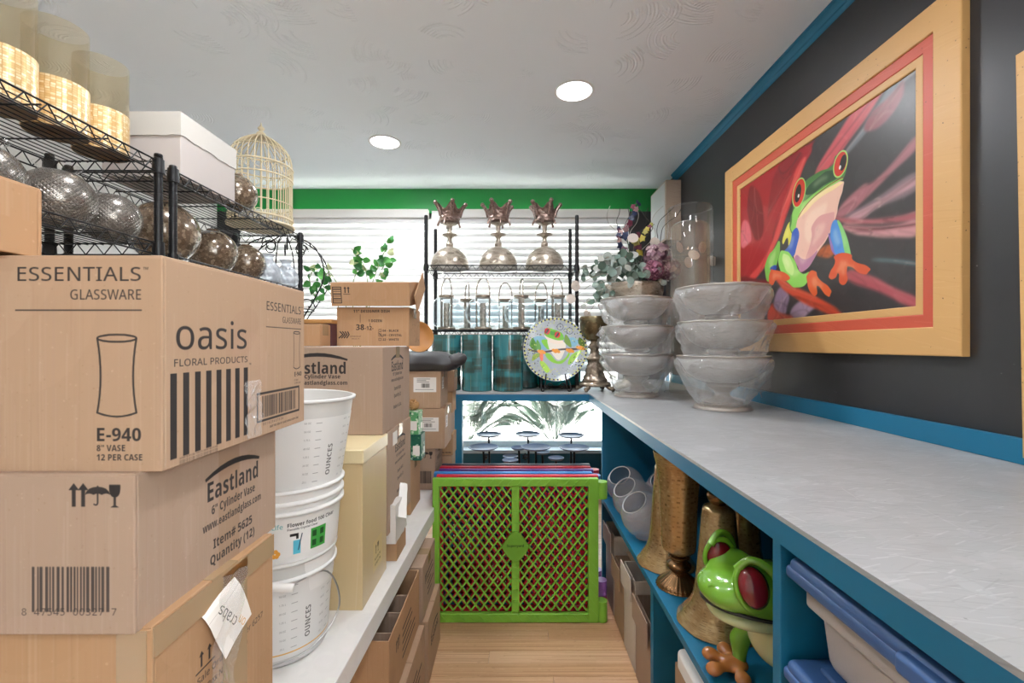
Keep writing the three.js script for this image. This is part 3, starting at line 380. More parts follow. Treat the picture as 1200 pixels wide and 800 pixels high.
// ---------- wire racks ----------
function post(h) { const p = [[0.001, 0]]; for (let y = 0; y < h - 0.02; y += 0.0254) p.push([0.0125, y], [0.0125, y + 0.022], [0.0112, y + 0.0225], [0.0112, y + 0.0252]); p.push([0.0125, h - 0.012], [0.0125, h - 0.004], [0.009, h], [0.001, h]); return lathe(p, 14); }
function wireShelf(L, D, pitch) {                    // length along x, depth along z, top wires at y = 0
  const g = [], a = L / 2, b = D / 2, dy = -0.032;
  for (const s of [-1, 1]) {
    for (const y of [0.004, dy]) { g.push(rod([-a, y, s * b], [a, y, s * b], 0.0028), rod([s * a, y, -b], [s * a, y, b], 0.0028)); }
    const n = Math.round(L / 0.055); for (let i = 0; i < n; i++) { const x0 = -a + (L * i) / n, x1 = -a + (L * (i + 1)) / n, xm = (x0 + x1) / 2; g.push(rod([x0, dy, s * b], [xm, 0.004, s * b], 0.0018, 5), rod([xm, 0.004, s * b], [x1, dy, s * b], 0.0018, 5)); }
    const m = Math.round(D / 0.055); for (let i = 0; i < m; i++) { const z0 = -b + (D * i) / m, z1 = -b + (D * (i + 1)) / m, zm = (z0 + z1) / 2; g.push(rod([s * a, dy, z0], [s * a, 0.004, zm], 0.0018, 5), rod([s * a, 0.004, zm], [s * a, dy, z1], 0.0018, 5)); }
  }
  for (let z = -b + pitch; z < b - 0.005; z += pitch) g.push(rod([-a, 0.0, z], [a, 0.0, z], 0.0018, 5));
  for (const f of [-0.6, -0.2, 0.2, 0.6]) g.push(rod([a * f, -0.006, -b], [a * f, -0.006, b], 0.0026));
  for (const sx of [-1, 1]) for (const sz of [-1, 1]) g.push(cyl(0.0165, 0.0185, 0.045, sx * a, -0.014, sz * b, 14));
  return merge(g);
}
function rack(label, pos, turn, L, D, H, shelves, pitch = 0.025) {
  const t = thing('wire_rack', label, 'rack', pos, turn);
  const pg = post(H); for (const sx of [-1, 1]) for (const sz of [-1, 1]) part('post', pg, M.black, t, [sx * L / 2, 0, sz * D / 2]);
  const sg = wireShelf(L, D, pitch); for (const y of shelves) part('wire_shelf', sg, M.black, t, [0, y, 0]);
  return t;
}
const RT = 1.853;                                             // top shelf of the two racks on the left
rack('black wire rack holding the gold banded vases and silver quilted vases', [-1.332, 0, -1.013], PI / 2, 0.914, 0.354, RT + 0.025, [RT, 1.585, 0.95, 0.2]);
rack('black wire rack holding the birdcage, white box and brown mosaic spheres', [-1.332, 0, -1.99], PI / 2, 0.914, 0.354, RT + 0.015, [RT - 0.006, 1.558, 0.95, 0.2]);
carton('dark_carton', 'dark brown carton on the wire rack below the silver quilted vases', { w: 0.3, h: 0.36, d: 0.7, pos: [-1.36, 0.956, -1.0], tone: 'grey', tape: false });
// gold banded glass cylinders
{
  const goldTex = canvasTex(512, 256, (x, w, h) => { fill(x, '#c9a063', w, h); for (let j = 0; j < 20; j++) for (let i = 0; i < 40; i++) { x.fillStyle = ['#e2c08a', '#ecd3a4', '#d9b276', '#f3e2bd', '#e4c894'][(rnd() * 5) | 0]; x.fillRect(i * 12.8 + rr(0, 1.5), j * 12.8 + rr(0, 1.5), 11, 11); } }, true);
  const gold = phys('#ffffff', 0.3, { map: goldTex, metalness: 0.25, transmission: 0.25, thickness: 0 });
  const v = thing('glass_cylinder_vase', 'clear cylinder vase with gold mosaic lower half on the wire rack', 'vase', [-1.3, RT + 0.006, -1.14], 0, 'gold banded cylinder vases');
  part('glass_wall', lathe([[0.001, 0.001], [0.068, 0.001], [0.07, 0.004], [0.07, 0.3]], 48), M.amberGlass, v);
  part('gold_mosaic_band', cyl(0.0712, 0.0712, 0.135, 0, 0.0685, 0, 48, true), gold, v);
  part('vase_base', cyl(0.069, 0.069, 0.006, 0, 0.003, 0, 48), mat('#6b4a22', 0.5), v);
  v.userData.label = 'gold banded glass cylinder vase, third from the white lidded box'; dup(v, [-1.3, RT + 0.006, -1.285], 0, 'gold banded glass cylinder vase, second from the white lidded box'); dup(v, [-1.3, RT + 0.006, -1.425], 0, 'gold banded glass cylinder vase nearest the white lidded box').scale.set(0.97, 0.95, 0.97); dup(v, [-1.3, RT + 0.006, -0.98], 0, 'gold banded glass cylinder vase farthest from the white lidded box');
}
// silver quilted round vases
{
  const g = displaced(ni(new THREE.SphereGeometry(0.086, 64, 44)), (v) => { v.y = Math.min(0.076, Math.max(-0.078, v.y)); });
  const quilt = canvasTex(1024, 512, (x, w, h) => { fill(x, '#ffffff', w, h); x.lineWidth = 7; for (let k = 0; k < 2; k++) for (let i = -40; i < 80; i++) { x.strokeStyle = '#404040'; x.beginPath(); const q = i * 25.6; x.moveTo(q, 0); x.lineTo(q + (k ? 512 : -512), 512); x.stroke(); } }, false);
  const silver = phys('#8f8982', 0.24, { metalness: 0.7, bumpMap: quilt, bumpScale: 0.0035 });
  const v = thing('quilted_vase', 'round silver quilted mercury glass vase on the wire rack', 'vase', [-1.3, 1.591, -1.1], 0, 'silver quilted vases');
  part('vase_body', g, silver, v, [0, 0.078, 0]); part('vase_rim', lathe([[0.04, 0.146], [0.038, 0.156], [0.05, 0.172], [0.052, 0.174], [0.046, 0.17], [0.036, 0.156]], 40), M.glass, v);
  v.userData.label = 'round silver quilted vase above the plain tan carton'; dup(v, [-1.285, 1.591, -1.275], 0, 'round silver quilted vase between the other two quilted ones'); dup(v, [-1.285, 1.591, -1.445], 0, 'round silver quilted vase next to the black rack posts').scale.setScalar(0.93);
}
// brown mosaic spheres
{
  const tex = canvasTex(1024, 512, (x, w, h) => { fill(x, '#6b5a4a', w, h); const cs = ['#85735f', '#6b5948', '#8f7d69', '#786553', '#63523f', '#998871']; for (let i = 0; i < 2200; i++) { const px = rnd() * w, py = rnd() * h, s = rr(8, 20); x.fillStyle = cs[(rnd() * 6) | 0]; x.beginPath(); const n = 5 + ((rnd() * 3) | 0), a0 = rnd() * 7; for (let k = 0; k < n; k++) x.lineTo(px + Math.cos(a0 + k * 2 * PI / n) * s * rr(0.6, 1.1), py + Math.sin(a0 + k * 2 * PI / n) * s * rr(0.6, 1.1)); x.closePath(); x.fill(); x.lineWidth = 1.1; x.strokeStyle = '#3a2f26'; x.globalAlpha = 0.5; x.stroke(); x.globalAlpha = 1; } });
  const m = phys('#ffffff', 0.22, { map: tex, metalness: 0.25, clearcoat: 1, clearcoatRoughness: 0.05 });
  const mk = (lab, pos, r, turn) => { const t = thing('mosaic_sphere', lab, 'sphere', pos, turn); part('mosaic_shell', ball(r, 0, r, 0, 48), m, t); part('neck_ring', lathe([[0.02, r * 2 - 0.004], [0.026, r * 2 - 0.002], [0.024, r * 2 + 0.004], [0.018, r * 2 + 0.002]], 24), m, t); return t; };
  mk('largest brown mosaic glass sphere behind the black rack posts', [-1.305, 1.562, -1.69], 0.115, 0);
  mk('brown mosaic glass sphere between the largest sphere and the smallest one', [-1.3, 1.562, -1.955], 0.096, 1);
  mk('brown mosaic glass sphere beside the cut glass bottles', [-1.27, 1.562, -2.15], 0.084, 2);
  mk('brown mosaic glass sphere on the top shelf between white box and birdcage', [-1.235, RT - 0.001, -2.02], 0.082, 3);
}
// cut glass bottles
{
  const prof = smoothProfile([[0.03, 0.0], [0.052, 0.012], [0.058, 0.05], [0.045, 0.09], [0.026, 0.11], [0.024, 0.13], [0.034, 0.142]], 40);
  const g = displaced(lathe(prof, 72), (v) => { const a = Math.atan2(v.z, v.x), k = v.y < 0.1 ? 0.0028 : 0; const q = 1 + (k / Math.max(0.02, Math.hypot(v.x, v.z))) * (Math.abs(Math.sin(a * 8 + v.y * 70)) + Math.abs(Math.sin(a * 8 - v.y * 70)) - 1); v.x *= q; v.z *= q; });
  const b = thing('cut_glass_bottle', 'pale blue cut glass bottle with narrow neck on the wire rack', 'bottle', [-1.215, 1.564, -2.235], 0, 'cut glass bottles');
  part('bottle_body', g, phys('#d9dee4', 0.1, { transmission: 0.55, thickness: 0 }), b); part('bottle_base', cyl(0.03, 0.028, 0.004, 0, 0.002, 0, 24), phys('#c9d4e2', 0.1, { transmission: 0.5, thickness: 0 }), b);
  b.userData.label = 'pale cut glass bottle with narrow neck touching the brown mosaic sphere'; dup(b, [-1.2, 1.564, -2.385], 0, 'pale cut glass bottle with narrow neck beside the end post of the rack');
}
// white carton with lid on the rack
{
  const t = thing('white_lidded_box', 'off-white lidded cardboard box on top of the wire rack', 'box', [-1.31, RT - 0.001, -1.745]);
  part('box_body', rbox(0.278, 0.2, 0.31, 0, 0.1, 0, 0.003), mat('#b6ada8', 0.75), t);
  const g = displaced(ni(new THREE.BoxGeometry(0.284, 0.082, 0.318, 10, 4, 14)), (v) => { if (v.y < -0.03) v.y += 0.007 * noise.noise(v.x * 30, v.z * 26, 3); });
  part('box_lid', g, mat('#bcb7af', 0.6), t, [0, 0.186, 0]);
}
// birdcage
{
  const t = thing('birdcage', 'cream wire birdcage with domed top standing on the wire rack', 'birdcage', [-1.285, RT - 0.002, -2.3]), m = mat('#d9cbab', 0.6), R = 0.142, H1 = 0.31;
  const g = [], prof = (s) => [R * Math.cos(Math.pow(s, 1.5) * PI / 2 * 0.93), H1 + 0.165 * Math.pow(s, 0.95)];
  for (let i = 0; i < 30; i++) { const a = (i / 30) * 2 * PI, c = Math.cos(a), s = Math.sin(a); part('cage_bar', barGeo(c, s), m, t); }
  function barGeo(c, s) { const p = [[R * c, 0.03, R * s], [R * c, H1, R * s]]; for (let k = 1; k <= 6; k++) { const [r, y] = prof(k / 6); p.push([r * c, y, r * s]); } return tube(p, 0.003, 16, 5); }
  for (const [y, r, k] of [[0.012, R + 0.008, 0.007], [0.045, R + 0.004, 0.005], [0.12, R + 0.002, 0.003], [0.25, R + 0.003, 0.004], [H1, R + 0.004, 0.0045], [H1 + 0.08, prof(0.5)[0] + 0.002, 0.003]]) part('cage_ring', ni(new THREE.TorusGeometry(r, k, 7, 48)).rotateX(PI / 2), m, t, [0, y, 0]);
  const sc = []; for (let i = 0; i < 22; i++) { const a = (i / 22) * 2 * PI, q = ni(new THREE.TorusGeometry(0.017, 0.0022, 5, 14, 5)); q.rotateY(-a + PI / 2).translate((R + 0.003) * Math.cos(a), 0.283, (R + 0.003) * Math.sin(a)); sc.push(q); const q2 = ni(new THREE.TorusGeometry(0.016, 0.0022, 5, 12, PI)); q2.rotateY(-a + PI / 2).translate((R + 0.005) * Math.cos(a), 0.05, (R + 0.005) * Math.sin(a)); sc.push(q2); }
  part('scroll_trim', merge(sc), m, t); part('cage_floor', cyl(R, R, 0.008, 0, 0.008, 0, 40), m, t);
  part('finial', lathe(smoothProfile([[0.022, 0.472], [0.02, 0.485], [0.008, 0.495], [0.016, 0.508], [0.006, 0.522], [0.001, 0.54]], 24), 20), m, t);
}
// black scrolled wire planter cage and vine, standing on the counter by the window
{
  const t = thing('wire_plant_cage', 'black scrolled wire plant stand with bowed ribs in front of the blind', 'plant stand', [-1.5, CT, -2.98]), g = [];
  const R = 0.29, H = 1.0;
  const rib = []; for (let i = 0; i < 6; i++) { const a = (i / 6) * 2 * PI + 0.25, c = Math.cos(a), s = Math.sin(a); part('rib', tube([[0.1 * c, 0.003, 0.1 * s], [0.13 * c, 0.45, 0.13 * s], [0.2 * c, 0.56, 0.2 * s], [R * c, 0.74, R * s], [0.22 * c, 0.92, 0.22 * s], [0.05 * c, H + 0.01, 0.05 * s]], 0.0045, 40), M.iron, t); }
  for (const [y, r] of [[0.45, 0.13], [0.52, 0.17], [0.01, 0.1]]) part('ring', ni(new THREE.TorusGeometry(r, 0.0045, 6, 40)).rotateX(PI / 2), M.iron, t, [0, y, 0]);
  for (let i = 0; i < 6; i++) { const a = (i / 6) * 2 * PI, q = [], k = []; for (let u = 0; u <= 14; u++) { const th = u * 0.55, r = 0.055 * (1 - u / 19); q.push([r * Math.cos(th), r * Math.sin(th), 0]); } const gg = tube(q, 0.004, 44).rotateY(-a).translate(0.11 * Math.cos(a), 0.93, 0.11 * Math.sin(a)); part('scroll', gg, M.iron, t); }
  for (let i = 0; i < 4; i++) part('scroll', tube(Array.from({ length: 12 }, (_, u) => { const th = u * 0.6, r = 0.06 * (1 - u / 16); return [0.13 + r * Math.cos(th), 0.54 + r * Math.sin(th), 0.02 * i]; }), 0.004, 40).rotateY(i * 1.6), M.iron, t);
}
function leafGeo(L, W, fold = 0.25) { // ovate leaf lying along +y, folded along the midrib
  const g = ni(new THREE.PlaneGeometry(1, 1, 4, 6)); return displaced(g, (v) => { const t = v.y + 0.5, w = Math.sin(PI * Math.pow(t, 0.75)) * 0.5 + 0.02; const x = v.x * 2 * w * W; v.set(x, t * L, Math.abs(x) * fold - Math.pow(t - 0.3, 2) * L * 0.35); });
}
const leafMat = (c) => phys(c, 0.5, { side: THREE.DoubleSide, transmission: 0.25, thickness: 0 });
{
  const t = thing('vine_plant', 'green and cream variegated vine plant in front of the window blind', 'plant', [-1.1, CT, -3.2]);
  part('pot', lathe([[0.001, 0], [0.09, 0], [0.12, 0.2], [0.128, 0.2], [0.128, 0.225], [0.115, 0.225], [0.11, 0.19], [0.001, 0.185]], 32), mat('#8d8a86', 0.6), t);
  const gs = [leafGeo(0.06, 0.045), leafGeo(0.045, 0.036)], ms = ['#3f8a3a', '#58a24a', '#2f7434', '#d9dfae'].map(leafMat);
  const stems = [[[0, 0.2, 0], [-0.12, 0.7, 0.05], [-0.24, 0.85, 0.08], [-0.3, 0.74, 0.1], [-0.24, 0.58, 0.12]], [[0, 0.2, 0], [-0.03, 0.7, 0.03], [0.02, 0.86, 0.05], [-0.03, 0.96, 0.04]], [[0, 0.2, 0], [0.1, 0.7, 0.02], [0.17, 0.88, 0.04], [0.22, 1.0, 0.03]], [[0, 0.2, 0], [0.08, 0.7, 0.04], [0.06, 0.84, 0.06], [0.02, 0.9, 0.08]], [[0, 0.2, 0], [-0.15, 0.62, 0.06], [-0.22, 0.72, 0.1], [-0.16, 0.8, 0.1]], [[0, 0.2, 0], [0.12, 0.66, 0.04], [0.2, 0.84, 0.06], [0.25, 0.9, 0.05]]];
  for (const s of stems) { const st = part('stem', tube(s, 0.003, 24, 5), mat('#6f8a4a', 0.6), t), c = new THREE.CatmullRomCurve3(s.map((p) => V3(...p))); for (let i = 0; i < 13; i++) { const p = c.getPoint(0.5 + 0.5 * (i / 12)); part('leaf', gs[i % 2], ms[rnd() < 0.15 ? 3 : (rnd() * 3) | 0], st, [p.x + rr(-0.02, 0.02), p.y + rr(-0.03, 0.02), p.z + rr(-0.01, 0.03)], [rr(-0.3, 0.9), rr(-0.8, 0.8), rr(0, 6.3)]); } }
}
// ---------- back counter: rack with candle holders, lanterns, teal cylinders ----------
rack('black wire rack standing on the counter in front of the blind', [-0.081, CT, -3.18], 0, 1.0, 0.36, 1.15, [0.816, 0.386], 0.05);
function blotch(base, dark, light, n = 260) { return canvasTex(512, 512, (x, w, h) => { fill(x, base, w, h); speckle(x, w, h, n, [dark, light, base], 6, 40, 0.08, 0.3); speckle(x, w, h, n * 6, [dark, light], 0.8, 4, 0.15, 0.5); }); }
const mercury = phys('#ffffff', 0.3, { map: blotch('#b3a797', '#453a2e', '#dfd7cb', 420), metalness: 0.5 });
const agedMercury = phys('#ffffff', 0.24, { map: blotch('#a39483', '#3c3128', '#d3c7b6'), metalness: 0.6 });
const crownMetal = phys('#ffffff', 0.3, { map: blotch('#7d665c', '#2e211e', '#cdb9b0', 420), metalness: 0.55 });
{
  const SY = CT + 0.821;
  const t = thing('crown_candle_holder', 'mercury glass dome candle holder with stem and open crown top', 'candle holder', [-0.447, SY, -3.16], 0, 'crown candle holders on the wire rack');
  part('dome', lathe([[0.001, 0], [0.13, 0], [0.134, 0.006], ...Array.from({ length: 14 }, (_, i) => { const a = (i / 13) * PI * 0.44; return [0.134 * Math.cos(a), 0.012 + 0.138 * Math.sin(a)]; }), [0.02, 0.158]], 48), mercury, t);
  part('stem', lathe(smoothProfile([[0.022, 0.155], [0.026, 0.17], [0.016, 0.19], [0.018, 0.215], [0.05, 0.232], [0.052, 0.238], [0.02, 0.246], [0.016, 0.28], [0.022, 0.3], [0.05, 0.312]], 60), 30), mercury, t);
  const cup = displaced(lathe(smoothProfile([[0.02, 0.312], [0.06, 0.318], [0.07, 0.335], [0.068, 0.365], [0.076, 0.4], [0.088, 0.425]], 24), 48), (v) => { const a = Math.atan2(v.z, v.x); if (v.y > 0.37) { const k = (v.y - 0.37) / 0.055; v.y += 0.022 * k * Math.cos(a * 5); const q = 1 + 0.1 * k * Math.cos(a * 5); v.x *= q; v.z *= q; } v.x += 0.009 * noise.noise(v.x * 70, v.y * 70, v.z * 70); v.z += 0.009 * noise.noise(v.z * 70, v.x * 70, v.y * 70); });
  crownMetal.side = THREE.DoubleSide;
  const crown = part('crown', cup, crownMetal, t);
  for (let i = 0; i < 5; i++) { const a = (i / 5) * 2 * PI, c = Math.cos(a), s = Math.sin(a); part('crown_point', merge([tube([[0.07 * c, 0.36, 0.07 * s], [0.086 * c, 0.41, 0.086 * s], [0.108 * c, 0.44, 0.108 * s]], 0.012, 8, 7), ball(0.015, 0.11 * c, 0.446, 0.11 * s, 10), ball(0.013, 0.095 * c, 0.425, 0.095 * s, 8)]), crownMetal, crown); part('crown_drop', tube([[0.066 * Math.cos(a + 0.6), 0.34, 0.066 * Math.sin(a + 0.6)], [0.078 * Math.cos(a + 0.6), 0.318, 0.078 * Math.sin(a + 0.6)], [0.084 * Math.cos(a + 0.6), 0.3, 0.084 * Math.sin(a + 0.6)]], 0.008, 6, 6), crownMetal, crown); }
  t.userData.label = 'crown-topped mercury glass dome candle holder next to the rack post by the cartons'; dup(t, [-0.108, SY, -3.15], 0.55, 'crown-topped mercury glass dome candle holder between the other two'); dup(t, [0.215, SY, -3.15], 1.3, 'crown-topped mercury glass dome candle holder nearest the flower arrangement');
  // round glass lanterns
  const LY = CT + 0.391, r = 0.118;
  const l = thing('glass_lantern', 'round clear glass lantern with metal straps and raised handle', 'lantern', [-0.455, LY, -3.06], 0, 'round glass lanterns on the wire rack');
  part('glass_globe', lathe(Array.from({ length: 22 }, (_, i) => { const a = -PI * 0.36 + (i / 21) * PI * 0.73; return [r * Math.cos(a), 0.115 + r * Math.sin(a)]; }), 40), M.blueGlass, l);
  part('lantern_base', lathe([[0.001, 0], [0.058, 0], [0.06, 0.004], [0.06, 0.018], [0.05, 0.022], [0.001, 0.022]], 32), agedMercury, l);
  part('lantern_collar', lathe([[0.046, 0.215], [0.052, 0.217], [0.052, 0.232], [0.046, 0.234], [0.044, 0.225], [0.046, 0.215]], 32), agedMercury, l);
  for (const s of [-1, 1]) part('strap', rbox(0.02, 0.205, 0.004, 0, 0.12, s * 0.048, 0.001, 1), agedMercury, l);
  part('candle_tube', cyl(0.022, 0.022, 0.16, 0, 0.1, 0, 20), mercury, l);
  part('handle', tube([[0, 0.226, 0.05], [0, 0.29, 0.046], [0.004, 0.345, 0.02], [0.004, 0.345, -0.02], [0, 0.29, -0.046], [0, 0.226, -0.05]], 0.0045, 30), M.chrome, l);
  l.rotation.y = 0.9; l.userData.label = 'round clear glass lantern in the front row, beside the rack post by the cartons'; [[-0.208, -3.06, 1.2, 'round clear glass lantern in the front row above the gap of the two teal cylinders'], [0.052, -3.06, 0.2, 'round clear glass lantern in the front row beside the top edge of the frog plate'], [0.297, -3.06, 2.3, 'round clear glass lantern in the front row, partly behind the frog plate'], [-0.34, -3.3, 0.4, 'round clear glass lantern in the back row near the cartons'], [-0.06, -3.3, 1.9, 'round clear glass lantern in the middle of the back row'], [0.2, -3.3, 1.0, 'round clear glass lantern in the back row behind the frog plate']].forEach(([x, z, a, lab]) => dup(l, [x, LY, z], a, lab));
}
{
  const tealTex = canvasTex(512, 512, (x, w, h) => { fill(x, '#3a8288', w, h); for (const [y0, y1, c, a] of [[0, 40, '#4b3f2c', 0.5], [290, 390, '#3a2c1e', 0.75], [390, 512, '#4f8f98', 0.7], [60, 280, '#2a777c', 0.4]]) for (let i = 0; i < 90; i++) { x.globalAlpha = rnd() * a * 0.6; x.fillStyle = c; const yy = rr(y0, y1); x.fillRect(rnd() * w - 40, yy, rr(30, 160), rr(4, 24)); } x.globalAlpha = 1; streaks(x, w, h, 220, ['#16484e', '#7fb4b4', '#b09060', '#3a2c1e'], 30, 260, 0.8, 3.5, 0.4, PI / 2, 0.02); });
  const tm = phys('#ffffff', 0.12, { map: tealTex, clearcoat: 0.6 });
  const t = thing('teal_cylinder_vase', 'tall teal glass cylinder vase with brown banding under the wire rack', 'vase', [-0.234, CT, -2.885], 0.4, 'teal cylinder vases');
  part('vase_body', lathe([[0.001, 0], [0.092, 0], [0.097, 0.006], [0.097, 0.352], [0.094, 0.355], [0.091, 0.352], [0.091, 0.01], [0.001, 0.01]], 48), tm, t);
  part('vase_rim', ni(new THREE.TorusGeometry(0.094, 0.0022, 6, 48)).rotateX(PI / 2), mat('#7a5a34', 0.3), t, [0, 0.354, 0]);
  t.userData.label = 'teal glass cylinder vase with brown band next to the carton stack, at the counter edge'; dup(t, [-0.037, CT, -2.885], 2.2, 'teal glass cylinder vase with brown band next to the frog plate, at the counter edge'); dup(t, [-0.435, CT, -2.93], 4, 'dark teal glass cylinder vase mostly hidden behind the black cushion'); dup(t, [0.07, CT, -3.1], 5, 'teal glass cylinder vase standing behind the frog plate and another cylinder');
  const b = thing('turquoise_bowl', 'bright turquoise glass pot with dark base behind the frog plate', 'pot', [0.3, CT, -3.13]);
  part('pot_body', lathe(smoothProfile([[0.12, 0.012], [0.155, 0.03], [0.165, 0.08], [0.165, 0.24], [0.16, 0.25], [0.155, 0.24], [0.155, 0.06], [0.11, 0.03]], 40), 48), phys('#12a3a6', 0.1, { transmission: 0.2, thickness: 0 }), b);
  part('pot_base', lathe([[0.001, 0], [0.13, 0], [0.15, 0.016], [0.145, 0.024], [0.001, 0.024]], 40), mat('#2b2a22', 0.3), b);
  const j = thing('clear_glass_jar', 'clear pale blue glass jar behind the mercury goblet', 'jar', [0.535, CT, -3.2]); part('jar_body', lathe(smoothProfile([[0.001, 0.004], [0.08, 0.006], [0.09, 0.04], [0.09, 0.2], [0.06, 0.26], [0.066, 0.28]], 30), 40), M.blueGlass, j); part('jar_rim', ni(new THREE.TorusGeometry(0.066, 0.004, 6, 40)).rotateX(PI / 2), M.blueGlass, j, [0, 0.28, 0]);
}
// frog plate on its stand
{
  const t = thing('frog_plate', 'round glass plate painted with a green tree frog on a branch', 'plate', [0.263, CT, -2.86]);
  const px = (x) => x, tex = canvasTex(1024, 1024, (x, w, h) => {
    x.translate(512, 512); x.scale(1.9, 1.9); x.translate(-365, -360);      // plate circle: centre 365,360 radius 268
    fill(x, '#a9b0b6', 800, 800); speckle(x, 740, 740, 160, ['#9fb4c4', '#c8cbcc', '#a9adb2', '#c9d6de'], 12, 50, 0.1, 0.3);
    x.fillStyle = '#6fb2cc'; x.globalAlpha = 0.75; x.beginPath(); x.ellipse(245, 310, 80, 60, 0.3, 0, 7); x.fill(); x.beginPath(); x.ellipse(510, 300, 50, 40, 0, 0, 7); x.fill(); x.globalAlpha = 1;
    for (const [a, b, r] of [[410, 170, 26], [490, 205, 26], [455, 200, 14]]) { x.strokeStyle = '#6b6e78'; x.lineWidth = 6; x.beginPath(); x.arc(a, b, r, 0, 7); x.stroke(); }
    blob(x, '#4f8a2a', [[175, 265], [150, 330], [205, 375], [215, 330]]); blob(x, '#5b9a33', [[215, 280], [205, 340], [240, 370], [245, 330]]); blob(x, '#6b8f2f', [[455, 235], [445, 300], [500, 345], [490, 280]]); blob(x, '#55752a', [[570, 260], [560, 310], [605, 350], [610, 300]]); blob(x, '#8aa43a', [[170, 440], [190, 400], [270, 395], [220, 430], [175, 460]]);
    blob(x, '#7cc02e', [[250, 290], [300, 280], [340, 340], [300, 360]]); blob(x, '#ece2d2', [[310, 270], [420, 290], [455, 330], [420, 430], [385, 450], [340, 400], [310, 340]]); blob(x, '#f0ddca', [[280, 240], [420, 280], [420, 310], [330, 305]]);
    blob(x, '#6cb82c', [[275, 215], [300, 180], [350, 190], [420, 220], [440, 275], [390, 285], [320, 265], [285, 245]]); blob(x, '#3f8f22', [[330, 205], [370, 215], [360, 240], [330, 235]]);
    blob(x, '#8ac93a', [[280, 395], [320, 400], [380, 460], [440, 440], [480, 390], [480, 420], [420, 480], [350, 475], [300, 440]]); blob(x, '#98cf40', [[470, 475], [500, 410], [575, 370], [570, 400], [510, 470], [480, 490]]); blob(x, '#a4d43c', [[235, 470], [260, 460], [300, 500], [315, 540], [290, 560], [255, 520]]);
    x.strokeStyle = '#4a3a34'; x.lineWidth = 16; x.beginPath(); x.moveTo(135, 360); x.quadraticCurveTo(240, 400, 340, 372); x.quadraticCurveTo(450, 352, 620, 362); x.stroke();
    for (const [a, b] of [[250, 378], [372, 370], [490, 368], [575, 345]]) for (let i = 0; i < 4; i++) { x.fillStyle = '#e8932f'; x.beginPath(); x.ellipse(a + (i - 1.5) * 13, b + (i % 2) * 10, 17, 13, 0.5, 0, 7); x.fill(); } blob(x, '#e9704a', [[235, 410], [262, 400], [262, 450], [245, 460]]);
    for (const [a, b] of [[300, 207], [385, 237]]) { x.fillStyle = '#d8232a'; x.beginPath(); x.ellipse(a, b, 24, 28, 0.3, 0, 7); x.fill(); x.fillStyle = '#1a0d0d'; x.beginPath(); x.ellipse(a, b, 8, 26, 0.5, 0, 7); x.fill(); }
    for (let i = 0; i < 520; i++) { const a = rnd() * 7, r = rr(90, 255); x.fillStyle = ['#c9cf4a', '#2f2c30', '#e0e06a'][(rnd() * 3) | 0]; if (r > 165) { x.beginPath(); x.arc(365 + r * Math.cos(a), 360 + r * Math.sin(a), rr(2, 5), 0, 7); x.fill(); } }
    for (let i = 0; i < 96; i++) { const a = (i / 96) * 2 * PI; x.fillStyle = i % 2 ? '#1c1a1c' : '#d6d25a'; x.beginPath(); x.arc(365 + 258 * Math.cos(a), 360 + 258 * Math.sin(a), 7, 0, 7); x.fill(); }
  });
  const R = 0.2035, disc = lathe([[0.001, 0.001], [0.13, 0.0], [0.18, 0.006], [R, 0.016], [R, 0.02], [0.178, 0.011], [0.13, 0.006], [0.001, 0.006]], 64), p = disc.attributes.position, uv = disc.attributes.uv;
  for (let i = 0; i < p.count; i++) uv.setXY(i, 0.5 + (p.getX(i) / R) * 0.4995, 0.5 - (p.getZ(i) / R) * 0.4995);
  part('plate_disc', disc, phys('#ffffff', 0.12, { map: tex }), t, [0, 0.262, -0.015], [PI / 2 - 0.16, 0, 0]);
  const s = thing('plate_stand', 'black wrought iron easel stand holding the frog plate', 'stand', [0.263, CT, -2.86]);
  for (const q of [-1, 1]) part('easel_leg', tube([[q * 0.06, 0.11, 0.032], [q * 0.066, 0.05, 0.038], [q * 0.075, 0.005, 0.055], [q * 0.09, 0.006, 0.06], [q * 0.09, 0.04, 0.045], [q * 0.086, 0.07, 0.012], [q * 0.09, 0.2, -0.06], [q * 0.09, 0.005, -0.13]], 0.0045, 50), M.iron, s);
  part('easel_bar', merge([rod([-0.09, 0.07, 0.012], [0.09, 0.07, 0.012], 0.004), rod([-0.09, 0.2, -0.062], [0.09, 0.2, -0.062], 0.004)]), M.iron, s);
  for (const q of [-1, 1]) part('easel_scroll', tube(Array.from({ length: 10 }, (_, u) => { const a = u * 0.65, r = 0.022 * (1 - u / 15); return [q * 0.04 + r * Math.cos(a), 0.03 + r * Math.sin(a), 0.035]; }), 0.0038, 30), M.iron, s);
}
